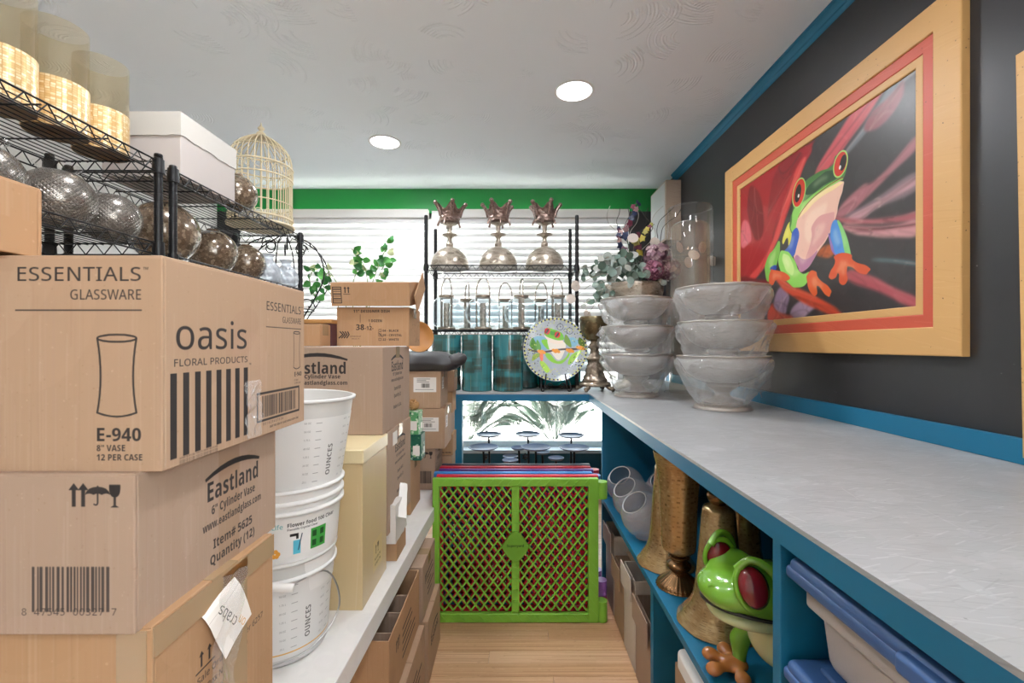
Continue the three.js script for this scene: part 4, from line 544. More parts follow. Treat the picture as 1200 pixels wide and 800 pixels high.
// mercury goblet on ornate base
{
  const t = thing('mercury_goblet', 'aged mercury glass goblet on ornate footed silver base at the counter corner', 'goblet', [0.512, CT, -2.86]);
  part('goblet_bowl', lathe(smoothProfile([[0.02, 0.31], [0.055, 0.325], [0.085, 0.37], [0.096, 0.43], [0.094, 0.462], [0.09, 0.46], [0.082, 0.38], [0.05, 0.335], [0.001, 0.325]], 40), 40), phys('#ffffff', 0.25, { map: blotch('#7d6a4c', '#2e2a1c', '#a9bca0'), metalness: 0.7 }), t);
  const ornate = (g, k) => displaced(g, (v) => { const n = noise.noise(v.x * 70, v.y * 70, v.z * 70); v.x += n * k; v.z += n * k; });
  part('goblet_stem', ornate(lathe(smoothProfile([[0.07, 0.05], [0.078, 0.07], [0.062, 0.1], [0.052, 0.15], [0.04, 0.18], [0.055, 0.2], [0.05, 0.215], [0.03, 0.23], [0.026, 0.26], [0.042, 0.275], [0.03, 0.29], [0.024, 0.312]], 70), 40), 0.007), agedMercury, t);
  part('goblet_base', ornate(lathe(smoothProfile([[0.001, 0.03], [0.085, 0.03], [0.1, 0.04], [0.092, 0.056], [0.07, 0.064]], 30), 48), 0.008), agedMercury, t);
  for (let i = 0; i < 4; i++) { const a = i * PI / 2 + 0.6; part('foot', ornate(merge([tube([[0.075 * Math.cos(a), 0.04, 0.075 * Math.sin(a)], [0.1 * Math.cos(a), 0.022, 0.1 * Math.sin(a)], [0.122 * Math.cos(a), 0.014, 0.122 * Math.sin(a)]], 0.0125, 10, 8), ball(0.016, 0.122 * Math.cos(a), 0.016, 0.122 * Math.sin(a), 12)]), 0.004), agedMercury, t); }
}
// stacks of footed bowls in plastic wrap
{
  const silverBowl = phys('#b3aca4', 0.28, { metalness: 0.45 });
  const bowlG = lathe(smoothProfile([[0.001, 0.118], [0.05, 0.118], [0.1, 0.128], [0.15, 0.16], [0.182, 0.21], [0.196, 0.232], [0.2, 0.238], [0.196, 0.24], [0.178, 0.216], [0.144, 0.168], [0.096, 0.138], [0.001, 0.13]], 60), 56);
  const footG = lathe(smoothProfile([[0.001, 0], [0.115, 0], [0.122, 0.006], [0.115, 0.016], [0.08, 0.022], [0.085, 0.034], [0.05, 0.045], [0.032, 0.065], [0.042, 0.085], [0.07, 0.105], [0.06, 0.12]], 60), 48);
  const wrapG = (seed, drop) => { const g = displaced(ni(new THREE.CylinderGeometry(1, 1, 1, 84, 22, true)), (v) => { const a = Math.atan2(v.z, v.x), u = 0.5 - v.y; // 0 top .. 1 bottom
      const prof = u < 0.1 ? 0.165 + 0.045 * (u / 0.1) : u < 0.25 ? 0.212 : 0.212 - Math.pow((u - 0.25) / 0.75, 0.9) * (drop > 0.2 ? 0.1 : 0.055);
      const n = noise.noise(Math.cos(a) * 2.6 + seed, Math.sin(a) * 2.6, u * 3) , c = Math.abs(noise.noise(Math.cos(a) * 5 + seed, Math.sin(a) * 5, u * 3.5 + Math.cos(a * 3)));
      const r = prof * (1 + 0.1 * n * (0.3 + u) - 0.2 * c * (0.45 + u)); v.set(r * Math.cos(a), 0.247 - u * drop + 0.018 * noise.noise(Math.cos(a) * 2 + seed * 2, Math.sin(a) * 2, 4) * (u > 0.1 ? 1 : 0.3), r * Math.sin(a)); }); return g; };
  const lid = (seed) => displaced(ni(new THREE.CircleGeometry(0.17, 40, 0, 2 * PI)).rotateX(-PI / 2), (v) => { v.y = 0.246 + 0.008 * noise.noise(v.x * 20 + seed, v.z * 20, 2); });
  const stack = (x, z, where, s) => [0, 1, 2].forEach((i) => {
    const t = thing('footed_bowl', ['bottom', 'middle', 'top'][i] + ' plastic-wrapped silver footed bowl in the stack ' + where, 'bowl', [x + [0, 0.004, -0.004][i], CT + i * 0.1545, z], s + i, 'plastic-wrapped bowls ' + where);
    part('bowl', bowlG, silverBowl, t); part('pedestal_foot', footG, silverBowl, t);
    part('plastic_wrap', wrapG(s * 3 + i * 7, i ? 0.2 : 0.225), M.wrap, t); part('plastic_wrap_top', lid(s + i), M.wrap, t);
    part('wrap_crinkle', displaced(ni(new THREE.PlaneGeometry(0.16, 0.14, 10, 10)), (v) => { v.z += 0.03 * noise.noise(v.x * 22 + s, v.y * 22, i) + 0.01 * noise.noise(v.x * 60, v.y * 60, s); }), M.wrap, t, [0.19, 0.15, 0.05], [0.3, 1.2, 0.6]);
  });
  stack(0.955, -2.07, 'nearest the painting', 0.4); stack(0.7, -2.58, 'in front of the flower urn', 2.1);
}
// tall inverted glass cylinder
{
  const t = thing('tall_glass_vase', 'very tall clear glass cylinder turned upside down beside the flower urn', 'vase', [1.06, CT, -2.72]);
  part('glass_wall', lathe(smoothProfile([[0.001, 1.12], [0.1, 1.12], [0.124, 1.105], [0.13, 1.06], [0.134, 0.6], [0.14, 0.2], [0.146, 0.002]], 60), 56), M.glass, t);
  part('inner_glass', lathe([[0.001, 1.02], [0.09, 1.02], [0.108, 1.0], [0.116, 0.3], [0.12, 0.004]], 48), phys('#f3ece2', 0.05, { transmission: 0.93, thickness: 0 }), t);
  part('rim', ni(new THREE.TorusGeometry(0.146, 0.004, 8, 56)).rotateX(PI / 2), M.glass, t, [0, 0.005, 0]);
}
// flower urn
{
  const u = thing('silver_urn', 'blotchy silver pedestal urn holding the dried flower arrangement', 'urn', [0.8, CT, -3.02]);
  part('urn_bowl', lathe(smoothProfile([[0.03, 0.5], [0.1, 0.515], [0.165, 0.56], [0.19, 0.63], [0.194, 0.685], [0.188, 0.686], [0.182, 0.63], [0.15, 0.57], [0.001, 0.53]], 40), 48), mercury, u);
  part('urn_pedestal', lathe(smoothProfile([[0.001, 0], [0.13, 0], [0.135, 0.02], [0.07, 0.06], [0.04, 0.14], [0.05, 0.26], [0.036, 0.4], [0.05, 0.48], [0.06, 0.512]], 50), 40), mercury, u);
  const t = thing('flower_arrangement', 'dried arrangement of eucalyptus, pink hydrangea and orchids in the silver urn', 'flowers', [0.8, CT + 0.64, -3.02]);
  part('foam_base', displaced(ball(0.16, 0, 0, 0, 20), (v) => { v.y *= 0.35; }), mat('#3c4438', 0.9), t);
  const lg = ni(new THREE.CircleGeometry(1, 10)), leaf = displaced(lg, (v) => { v.y += 1; v.z = 0.25 * v.x * v.x; v.multiplyScalar(0.024); }), lm = ['#8c9c92', '#6f8478', '#a3ada6', '#5a7060', '#b4b6ae'].map(leafMat);
  const sprig = (tip, n, seed) => { const c = new THREE.CatmullRomCurve3([V3(0, 0.02, 0), V3(tip[0] * 0.45, tip[1] * 0.75 + 0.06, tip[2] * 0.45), V3(...tip)]); const s = part('eucalyptus_sprig', ni(new THREE.TubeGeometry(c, 14, 0.0025, 5)), mat('#6a7262', 0.7), t); for (let i = 0; i < n; i++) { const p = c.getPoint(0.3 + 0.7 * (i / (n - 1))); const k = rr(0.75, 1.25); part('leaf', leaf, lm[(rnd() * 5) | 0], s, [p.x, p.y, p.z], [rr(-0.9, 0.9), rr(-0.9, 0.9), rr(0, 6.28)]).scale.setScalar(k); } };
  for (const tip of [[-0.33, 0.1, 0.06], [-0.3, 0.02, 0.14], [-0.36, 0.16, -0.02], [-0.25, 0.19, 0.08], [-0.2, 0.08, 0.2], [-0.27, -0.06, 0.16], [-0.12, 0.14, 0.2], [-0.15, 0.22, 0.1], [0.0, 0.1, 0.22], [0.08, 0.12, 0.2], [-0.06, 0.04, 0.24], [0.16, 0.06, 0.16], [-0.34, -0.08, 0.08], [-0.05, 0.2, 0.16]]) sprig(tip, 12, 0);
  const fl = displaced(ni(new THREE.CircleGeometry(1, 8)), (v) => { const a = Math.atan2(v.y, v.x), r = Math.hypot(v.x, v.y); const q = 0.6 + 0.4 * Math.abs(Math.cos(2 * a)); v.set(r * q * Math.cos(a), r * q * Math.sin(a), 0.25 * r * r); v.multiplyScalar(0.021); });
  const bloom = (x, y, z, R, cols, n) => { const b = part('hydrangea_bloom', ball(R * 0.7, 0, 0, 0, 12), mat(cols[0], 0.8), t, [x, y, z]); const ms = cols.map(leafMat); for (const m of ms) { const g = []; for (let i = 0; i < (n * 2.4) / ms.length; i++) { const d = V3(rr(-1, 1), rr(-1, 1), rr(-1, 1)).normalize(); const q = fl.clone().applyQuaternion(new THREE.Quaternion().setFromUnitVectors(V3(0, 0, 1), d)).rotateY(rr(-0.2, 0.2)).translate(d.x * R * rr(0.82, 1.05), d.y * R * rr(0.82, 1.05), d.z * R * rr(0.82, 1.05)); g.push(q); } part('petals', merge(g), m, b).userData.kind = 'stuff'; } };
  bloom(0.13, 0.22, 0.1, 0.085, ['#85606c', '#b3929a', '#98707e', '#c4aaa8'], 120); bloom(0.08, 0.12, 0.16, 0.06, ['#7a3f56', '#9a5b74', '#b57a8a'], 90); bloom(0.2, 0.14, 0.1, 0.07, ['#8d5a6e', '#a87886', '#c2a09c'], 90);
  const lun = displaced(ni(new THREE.CircleGeometry(0.03, 14)), (v) => { v.y *= 1.2; });
  const lunM = leafMat('#cdbfb4');
  for (const [x, y, z, a] of [[-0.4, 0.03, 0.1, 0.2], [-0.43, -0.05, 0.08, 1], [-0.33, -0.16, 0.14, 0.4], [0.1, 0.3, 0.14, 0.5], [-0.03, 0.34, 0.1, 1.2], [0.22, 0.25, 0.24, 0.3], [0.3, 0.2, 0.26, 0.9], [0.36, 0.25, 0.24, 0.2], [0.43, 0.17, 0.22, 1.0], [0.26, 0.15, 0.28, 0.6]]) { const s = part('lunaria_stem', tube([[0, 0.02, 0], [x * 0.5, Math.max(0.05, y * 0.5 + 0.1), z * 0.6], [x, y, z]], 0.0015, 16, 5), mat('#8a7a68', 0.7), t); part('seed_pod', lun, lunM, s, [x, y, z], [rr(-0.4, 0.4), rr(-0.6, 0.6), a]); }
  const orch = (x0, pts, c) => { const s = part('orchid_stem', tube(pts, 0.003, 30, 5), mat('#4a5a3a', 0.7), t), cv = new THREE.CatmullRomCurve3(pts.map((p) => V3(...p))); const m = c.map(leafMat), pet = leafGeo(0.034, 0.026, 0.1); for (let i = 0; i < 9; i++) { const p = cv.getPoint(0.42 + i * 0.07), f = part('orchid_flower', merge([0, 1, 2, 3, 4].map((k) => pet.clone().rotateZ((k / 5) * 2 * PI))), m[i % m.length], s, [p.x + rr(-0.02, 0.02), p.y, p.z + 0.015], [rr(-0.4, 0.4), rr(-0.6, 0.6), rr(0, 1)]); f.scale.setScalar(1 - i * 0.07); } };
  orch(0, [[0, 0, 0], [-0.03, 0.25, 0.02], [-0.05, 0.42, 0.02], [-0.01, 0.54, 0.02], [0.02, 0.6, 0.02]], ['#2f3a5c', '#c09aa0', '#8a3f58', '#26304e']); orch(0, [[0, 0, 0], [0.02, 0.22, 0.03], [0.03, 0.36, 0.05], [0.12, 0.44, 0.06]], ['#c9b64a', '#7a3a4c', '#a8a04a']); orch(0, [[0, 0, 0], [-0.06, 0.2, 0.04], [-0.1, 0.34, 0.06], [-0.12, 0.42, 0.05]], ['#c6a6a0', '#5a2f46', '#303a5a']);
  for (let i = 0; i < 9; i++) { const x = -0.16 + i * 0.055, q = []; let px = 0, py = 0.02, pz = 0; for (let k = 0; k < 12; k++) { q.push([px, py, pz]); px = x * (k / 11) * 1.2 + 0.03 * Math.sin(k * 1.3 + i); pz = 0.03 * Math.cos(k * 1.3 + i * 2); py += 0.05; } part('curly_twig', tube(q, 0.0022, 60, 5), mat(i % 3 ? '#3a3632' : '#b9b4ac', 0.7), t); }
}
// beige wooden speaker box high in the corner
{ const t = thing('corner_box', 'beige wooden box mounted high in the corner by the black wall', 'box', [1.19, 2.04, -3.55]); part('box_body', rbox(0.116, 0.45, 0.37, 0, 0.225, 0, 0.006), mat('#ffffff', 0.5, { map: canvasTex(256, 512, (x, w, h) => { fill(x, '#b7a18e', w, h); streaks(x, w, h, 90, ['#8d7664', '#d0c0b0'], 40, 240, 1, 3, 0.4, 0, 0.03); }) }), t); part('box_front_panel', rbox(0.006, 0.42, 0.33, -0.06, 0.225, 0, 0.002), mat('#c9cbcb', 0.5), t); part('wall_bracket', rbox(0.004, 0.1, 0.1, 0.0585, 0.225, 0, 0.001), M.iron, t); }
const ART = [
 ['#a32026', [[-16, -19], [510, 0], [598, 31], [525, 114], [430, 259], [306, 405], [124, 517], [-16, 546]]],
 ['#7a1a20', [[145, 38], [229, 200], [188, 323], [101, 221], [79, 74]]],
 ['#8a1b22', [[361, 10], [525, 18], [463, 90], [325, 186], [268, 212]]],
 ['#cf4540', [[79, 511], [268, 397], [387, 226], [471, 103], [555, 50], [525, 114], [438, 226], [343, 370], [188, 504]]],
 ['#d2636e', [[3, 232], [56, 185], [113, 283], [79, 322], [8, 318]]],
 ['#701a1e', [[-16, 497], [188, 526], [325, 557], [208, 574], [79, 581], [-16, 607]]],
 ['#c9545a', [[617, 150], [741, 49], [856, -11], [956, -17], [924, 30], [807, 98], [699, 159]]],
 ['#6e7076', [[781, 134], [902, 62], [1026, -21], [1098, -8], [1098, 7], [1007, 33], [856, 121]]],
 ['#8e4a50', [[902, 106], [1007, 91], [1045, 14], [987, 30], [902, 53]]],
 ['#a5686e', [[748, 345], [856, 291], [946, 283], [1098, 206], [1098, 244], [987, 295], [879, 344], [794, 373]]],
 ['#7f6a70', [[781, 379], [924, 354], [1098, 322], [1098, 376], [946, 391], [856, 406]]],
 ['#b98a90', [[807, 384], [946, 365], [1098, 337], [1098, 360], [956, 381], [868, 405]]],
 ['#a8585f', [[734, 358], [856, 404], [1007, 438], [1098, 447], [1098, 472], [1007, 459], [868, 426], [781, 398]]],
 ['#c78d8e', [[781, 405], [902, 443], [1007, 466], [1098, 476], [1098, 519], [1007, 507], [902, 477], [819, 444]]],
 ['#6a3036', [[794, 413], [902, 448], [1007, 470], [1098, 484], [1098, 489], [1007, 477], [902, 457], [819, 429]]],
 ['#5f8a92', [[924, 563], [1007, 581], [1098, 609], [1098, 615], [1007, 589], [935, 571]]],
 ['#ad4f56', [[800, 584], [902, 615], [1007, 672], [1098, 720], [1098, 745], [1045, 733], [956, 686], [807, 622]]],
 ['#8a6f86', [[320, 661], [378, 589], [436, 631], [427, 688], [398, 732], [347, 717]]],
 ['#a58aa0', [[446, 729], [526, 669], [628, 689], [577, 727], [526, 745]]],
 ['#c0442f', [[299, 665], [358, 706], [464, 736], [436, 763], [284, 756]]],
 ['#c9482f', [[333, 527], [473, 596], [632, 665], [761, 735], [741, 748], [640, 719], [473, 647], [362, 575]]],
 ['#b85a2a', [[632, 482], [685, 462], [727, 482], [714, 513], [655, 502]]],
 ['#d8cf4a', [[451, 302], [402, 347], [394, 392], [427, 371], [440, 408], [464, 357]]],
 ['#79b84a', [[362, 370], [327, 395], [262, 437], [246, 504], [280, 552], [320, 515], [358, 450], [370, 405]]],
 ['#2f4fa8', [[299, 481], [341, 483], [327, 507], [295, 499]]],
 ['#e7b9a4', [[495, 303], [552, 258], [640, 238], [714, 231], [771, 235], [777, 265], [755, 313], [738, 367], [699, 426], [640, 475], [552, 539], [495, 501], [470, 432], [477, 355]]],
 ['#f0d49a', [[506, 299], [560, 257], [655, 237], [768, 237], [741, 250], [640, 261], [552, 292]]],
 ['#d79a94', [[609, 351], [699, 336], [730, 364], [692, 424], [632, 466], [560, 499], [593, 421]]],
 ['#b87f9a', [[491, 464], [560, 494], [632, 474], [552, 541], [500, 513]]],
 ['#4a7a3c', [[466, 256], [482, 193], [535, 162], [625, 149], [714, 154], [741, 124], [788, 162], [781, 226], [741, 223], [640, 229], [557, 251], [509, 285], [479, 352], [448, 336], [451, 285]]],
 ['#2d4a2e', [[560, 198], [632, 171], [714, 171], [755, 207], [670, 215], [593, 225]]],
 ['#8cc95a', [[459, 310], [482, 249], [552, 240], [640, 225], [741, 219], [777, 229], [741, 231], [648, 238], [564, 261], [509, 296], [482, 353], [455, 339]]],
 ['#3a5cb4', [[470, 349], [509, 359], [498, 421], [459, 467], [402, 437], [446, 400]]],
 ['#8fd05a', [[364, 439], [413, 428], [473, 475], [523, 545], [585, 555], [574, 590], [506, 609], [432, 577], [374, 514]]],
 ['#c4e38a', [[390, 450], [417, 444], [459, 483], [473, 540], [436, 534], [402, 493]]],
 ['#8a6ab0', [[699, 416], [722, 466], [744, 509], [725, 503], [706, 462]]],
 ['#4a8ad0', [[709, 410], [741, 375], [771, 433], [792, 516], [744, 510], [723, 471]]],
 ['#86cc74', [[747, 379], [784, 427], [814, 510], [811, 527], [790, 520], [768, 442]]],
 ['#d8572e', [[736, 513], [809, 521], [834, 553], [897, 584], [901, 604], [868, 606], [814, 571], [797, 583], [797, 625], [761, 626], [753, 586], [733, 602], [704, 598], [705, 576], [733, 543]]],
 ['#dd6034', [[574, 558], [618, 555], [643, 591], [702, 634], [709, 662], [685, 664], [634, 619], [628, 654], [593, 645], [567, 593]]],
 ['#d8572e', [[290, 504], [327, 502], [432, 542], [421, 568], [350, 551], [308, 572], [280, 561]]],
];
// ---------- paintings on the black wall ----------
{
  const art = canvasTex(1460, 992, (x, W, H) => {
    x.scale(W / 1095, H / 744); fill(x, '#3a3535', 1095, 744); speckle(x, 1095, 744, 300, ['#2c2929', '#4a4444', '#433a3a'], 10, 60, 0.05, 0.2);
    ART.forEach(([c, p], i) => { const bg = i < 22; x.filter = bg ? 'blur(7px)' : 'blur(1.5px)'; blob(x, c, p, 0.9); if (!bg) { x.filter = 'blur(9px)'; x.globalAlpha = 0.28; const mx = p.reduce((q, v) => q + v[0], 0) / p.length, my = p.reduce((q, v) => q + v[1], 0) / p.length; blob(x, '#fff6d8', p.map(([a, b]) => [mx + (a - mx) * 0.45 - 6, my + (b - my) * 0.45 - 8]), 0.9); x.globalAlpha = 1; return; } x.save(); x.clip(); x.filter = 'blur(5px)'; const cx = p.reduce((q, v) => q + v[0], 0) / p.length, cy = p.reduce((q, v) => q + v[1], 0) / p.length, xs = p.map((v) => v[0]), W2 = Math.max(...xs) - Math.min(...xs); for (let k = 0; k < 9; k++) { x.globalAlpha = rr(0.06, 0.22); x.strokeStyle = k % 2 ? '#ffd9c8' : '#1c0f10'; x.lineWidth = rr(2, 10); const a = p[(rnd() * p.length) | 0], e = p[(rnd() * p.length) | 0]; x.beginPath(); x.moveTo(...a); x.quadraticCurveTo(cx + rr(-20, 20), cy + rr(-20, 20), ...e); x.stroke(); } x.restore(); x.globalAlpha = 1; }); x.filter = 'none';
    x.lineWidth = 4; x.strokeStyle = '#8a3a34'; x.beginPath(); x.moveTo(506, 299); x.quadraticCurveTo(560, 248, 655, 233); x.quadraticCurveTo(720, 220, 778, 222); x.stroke();
    for (const [ex, ey, rx, ry, k] of [[511, 192, 40, 58, 0], [763, 166, 33, 44, 1]]) { x.fillStyle = '#a8d070'; x.beginPath(); x.ellipse(ex, ey, rx + 6, ry + 6, 0.25, 0, 7); x.fill(); x.fillStyle = '#cf3a26'; x.beginPath(); x.ellipse(ex, ey, rx, ry, 0.25, 0, 7); x.fill(); x.fillStyle = '#241a18'; x.beginPath(); x.ellipse(ex + (k ? 14 : -6), ey, rx * 0.52, ry * 0.66, 0.25, 0, 7); x.fill(); x.fillStyle = '#f2ece4'; x.beginPath(); x.ellipse(ex - 2, ey + 12, 6, 8, 0.3, 0, 7); x.fill(); }
    speckle(x, 1095, 744, 500, ['#ffffff', '#000000'], 2, 10, 0.01, 0.03);
  });
  const wood = mat('#ffffff', 0.45, { map: canvasTex(512, 512, (x, w, h) => { fill(x, '#d3a467', w, h); streaks(x, w, h, 160, ['#c2904f', '#e2bb84'], 40, 240, 1, 4, 0.25, 0.2, 0.15); speckle(x, w, h, 80, ['#3a2614', '#6b4a26'], 1, 2.2, 0.5, 0.9); }, true, 2) });
  const coral = mat('#ffffff', 0.45, { map: canvasTex(512, 512, (x, w, h) => { fill(x, '#c9573f', w, h); streaks(x, w, h, 120, ['#b8452f', '#dc7a62'], 30, 200, 1, 4, 0.3, 0.2, 0.2); speckle(x, w, h, 60, ['#3a1c14'], 0.8, 1.8, 0.4, 0.8); }, true, 2) });
  const mould = (w, h, bw, d, z) => { const s = new THREE.Shape(); s.moveTo(-w / 2, -h / 2); s.lineTo(w / 2, -h / 2); s.lineTo(w / 2, h / 2); s.lineTo(-w / 2, h / 2); s.closePath(); const k = new THREE.Path(); k.moveTo(-w / 2 + bw, -h / 2 + bw); k.lineTo(-w / 2 + bw, h / 2 - bw); k.lineTo(w / 2 - bw, h / 2 - bw); k.lineTo(w / 2 - bw, -h / 2 + bw); k.closePath(); s.holes.push(k); return metric(ni(new THREE.ExtrudeGeometry(s, { depth: d, bevelEnabled: true, bevelSize: 0.004, bevelThickness: 0.004, bevelSegments: 2, bevelOffset: -0.004 }))).translate(0, 0, z); };
  const frame = (label, cy, cz, w, h, tex) => { const t = thing('framed_painting', label, 'painting', [XR - 0.001, cy, cz], -PI / 2);
    part('outer_frame', mould(w, h, 0.085, 0.02, 0.001), wood, t); part('red_liner', mould(w - 0.16, h - 0.16, 0.045, 0.013, 0.001), coral, t); part('inner_frame', mould(w - 0.244, h - 0.244, 0.03, 0.011, 0.001), wood, t);
    part('canvas', box(w - 0.3, h - 0.3, 0.008, 0, 0, 0.005), mat('#ffffff', 0.35, { map: tex }), t); return t; };
  frame('large framed painting of a red-eyed tree frog among red petals', 1.7435, -1.93, 1.385, 1.032, art);
  frame('second framed painting in the same tan and red frame, farther from the window', 1.488, -0.447, 1.3, 0.98, canvasTex(64, 64, (x, w, h) => { fill(x, '#4a3436', w, h); speckle(x, w, h, 30, ['#8a2f30', '#3a3a3c', '#6a8a4a'], 4, 14, 0.2, 0.5); })).rotation.z = 0.016;
}
// ---------- play gate folded in front of the window counter ----------
{
  const t = thing('play_gate', 'folded plastic play gate with green lattice panel in front', 'gate', [0.008, 0.002, -2.06]);
  const W = 0.752, H = 0.652;
  const lattice = (bw) => { const g = [], x0 = 0.034, y0 = 0.05, y1 = H - 0.036, px = 0.0405, py = 0.053, k = py / px;
    for (const s of [-1, 1]) { const a = s < 0 ? -W / 2 + 0.03 : 0.02, b = s < 0 ? -0.02 : W / 2 - 0.045; const yb = y0;
      for (const dir of [1, -1]) for (let c = -40; c < 60; c++) { // line y = dir*k*x + off
        const off = yb + c * py, f = (x) => dir * k * x + off; let xa = a, xb = b; const xs = [(yb - off) / (dir * k), (y1 - off) / (dir * k)].sort((p, q) => p - q); xa = Math.max(a, xs[0]); xb = Math.min(b, xs[1]); if (xb - xa < 0.004) continue;
        const L = Math.hypot(xb - xa, f(xb) - f(xa)), q = box(L, bw, 0.009); q.rotateZ(Math.atan2(f(xb) - f(xa), xb - xa)).translate((xa + xb) / 2, (f(xa) + f(xb)) / 2, dir * 0.0008); g.push(q); } }
    return merge(g); };
  const lat = lattice(0.0062), latWide = lattice(0.0095);
  const frameG = merge([rbox(W, 0.036, 0.026, 0, H - 0.018, 0, 0.004), rbox(W, 0.04, 0.026, 0, 0.02, 0, 0.004), rbox(0.031, H + 0.001, 0.0284, -W / 2 + 0.015, H / 2, 0, 0.004), rbox(0.046, H + 0.001, 0.0284, W / 2 - 0.0225, H / 2, 0, 0.004), rbox(0.036, H - 0.04, 0.022, 0, H / 2, 0, 0.004), ...Array.from({ length: 16 }, (_, i) => box(0.003, 0.034, 0.004, 0, 0, 0).rotateZ(0.7).translate(-W / 2 + 0.05 + i * 0.043, 0.021, 0.014)), ...Array.from({ length: 16 }, (_, i) => box(0.003, 0.034, 0.004, 0, 0, 0).rotateZ(-0.7).translate(-W / 2 + 0.05 + i * 0.043, H - 0.018, 0.014)), ...Array.from({ length: 14 }, (_, i) => box(0.003, 0.05, 0.004, 0, 0, 0).rotateZ(0.7).translate(W / 2 - 0.022, 0.05 + i * 0.042, 0.014)), ...Array.from({ length: 12 }, (_, i) => box(0.024, 0.003, 0.004, 0, 0.05 + i * 0.05, 0.012))]);
  const plastic = (c) => mat(c, 0.36);
  [['#82bd40', 0, 0], ['#d8243e', -0.052, 0.009], ['#3f8ad2', -0.1, -0.011], ['#5b2a7c', -0.15, 0.004], ['#b3142c', -0.2, 0], ['#262a38', -0.245, 0.003]].forEach(([c, z, dx], i) => {
    const m = plastic(c), p = part('panel_frame', frameG, m, t, [dx, 0, z]); part('panel_lattice', i ? latWide : lat, m, p);
    part('hinge', merge([cyl(0.026, 0.026, 0.075, 0, 0, 0, 20), rbox(0.03, 0.07, 0.03, -0.02, 0, 0, 0.004)]), i % 2 ? plastic('#8d5aa8') : m, p, [W / 2 + 0.018, i % 2 ? 0.12 : H - 0.055, -0.01]);
    part('hinge', cyl(0.026, 0.026, 0.09, 0, 0, 0, 20), m, p, [W / 2 + 0.018, 0.046, -0.01]);
    if (!i) { const d = new THREE.Shape(); d.moveTo(0, 0.068); d.quadraticCurveTo(0.02, 0.068, 0.06, 0.0); d.quadraticCurveTo(0.03, -0.06, 0, -0.066); d.quadraticCurveTo(-0.03, -0.06, -0.06, 0); d.quadraticCurveTo(-0.02, 0.068, 0, 0.068);
      const e = part('diamond_badge', ni(new THREE.ExtrudeGeometry(d, { depth: 0.006, bevelEnabled: true, bevelSize: 0.003, bevelThickness: 0.003, bevelSegments: 2 })), plastic('#6ea832'), p, [0, 0.345, 0.01]);
      part('badge_lettering', ni(new THREE.PlaneGeometry(0.084, 0.026)), mat('#ffffff', 0.5, { map: canvasTex(256, 80, (x, w, h) => { fill(x, '#6ea832', w, h); text(x, 'Superyard', w / 2, 52, 48, { align: 'center', bold: true, color: '#1e3d0c', width: 240 }); }) }), e, [0, 0.005, 0.0094]); }
  });
}
// ---------- plate stands under the window counter ----------
{
  const ironB = mat('#15171c', 0.4, { metalness: 0.4 }), dish = mat('#6d7c94', 0.35, { metalness: 0.3 });
  const mk = (x, z, h, r, lab) => { const t = thing('metal_plate_stand', lab, 'stand', [x, 0, z], rnd() * 6, 'metal plate stands under the counter');
    part('dish', lathe([[0.001, h], [r * 0.8, h + 0.001], [r, h + 0.01], [r, h + 0.014], [r * 0.96, h + 0.012], [r * 0.78, h + 0.006], [0.001, h + 0.005]], 36), dish, t);
    part('stem', tube([[0, 0.02, 0], [0.006, h * 0.4, 0.004], [-0.006, h * 0.75, 0], [0, h, 0]], 0.0065, 20), ironB, t);
    for (let i = 0; i < 3; i++) { const a = i * 2.094; part('foot', tube([[0, 0.04, 0], [0.03 * Math.cos(a), 0.03, 0.03 * Math.sin(a)], [0.055 * Math.cos(a), 0.006, 0.055 * Math.sin(a)]], 0.005, 10), ironB, t); }
    const g = []; for (let i = 0; i < 6; i++) g.push(leafGeo(0.026, 0.02, 0.3).rotateX(0.5).rotateZ((i / 6) * 2 * PI)); part('iron_flower', merge([...g, ball(0.007)]), mat('#15171c', 0.4, { side: THREE.DoubleSide }), t, [0.008, h * 0.8, 0.012]); };
  const tall = 'tall black iron stand with round blue-grey dish under the window counter', low = 'short black iron stand with small dark dish under the window counter';
  for (const [x, z] of [[-0.168, -2.5], [0.122, -2.5], [0.333, -2.49], [-0.158, -2.86], [0.09, -2.87], [0.36, -2.83]]) mk(x, z, 0.685, 0.082, tall);
  for (const [x, z, h] of [[-0.02, -2.55, 0.6], [-0.02, -2.7, 0.585], [0.168, -2.66, 0.62], [0.24, -2.56, 0.61], [0.03, -2.62, 0.655]]) mk(x, z, h, 0.045, low);
}
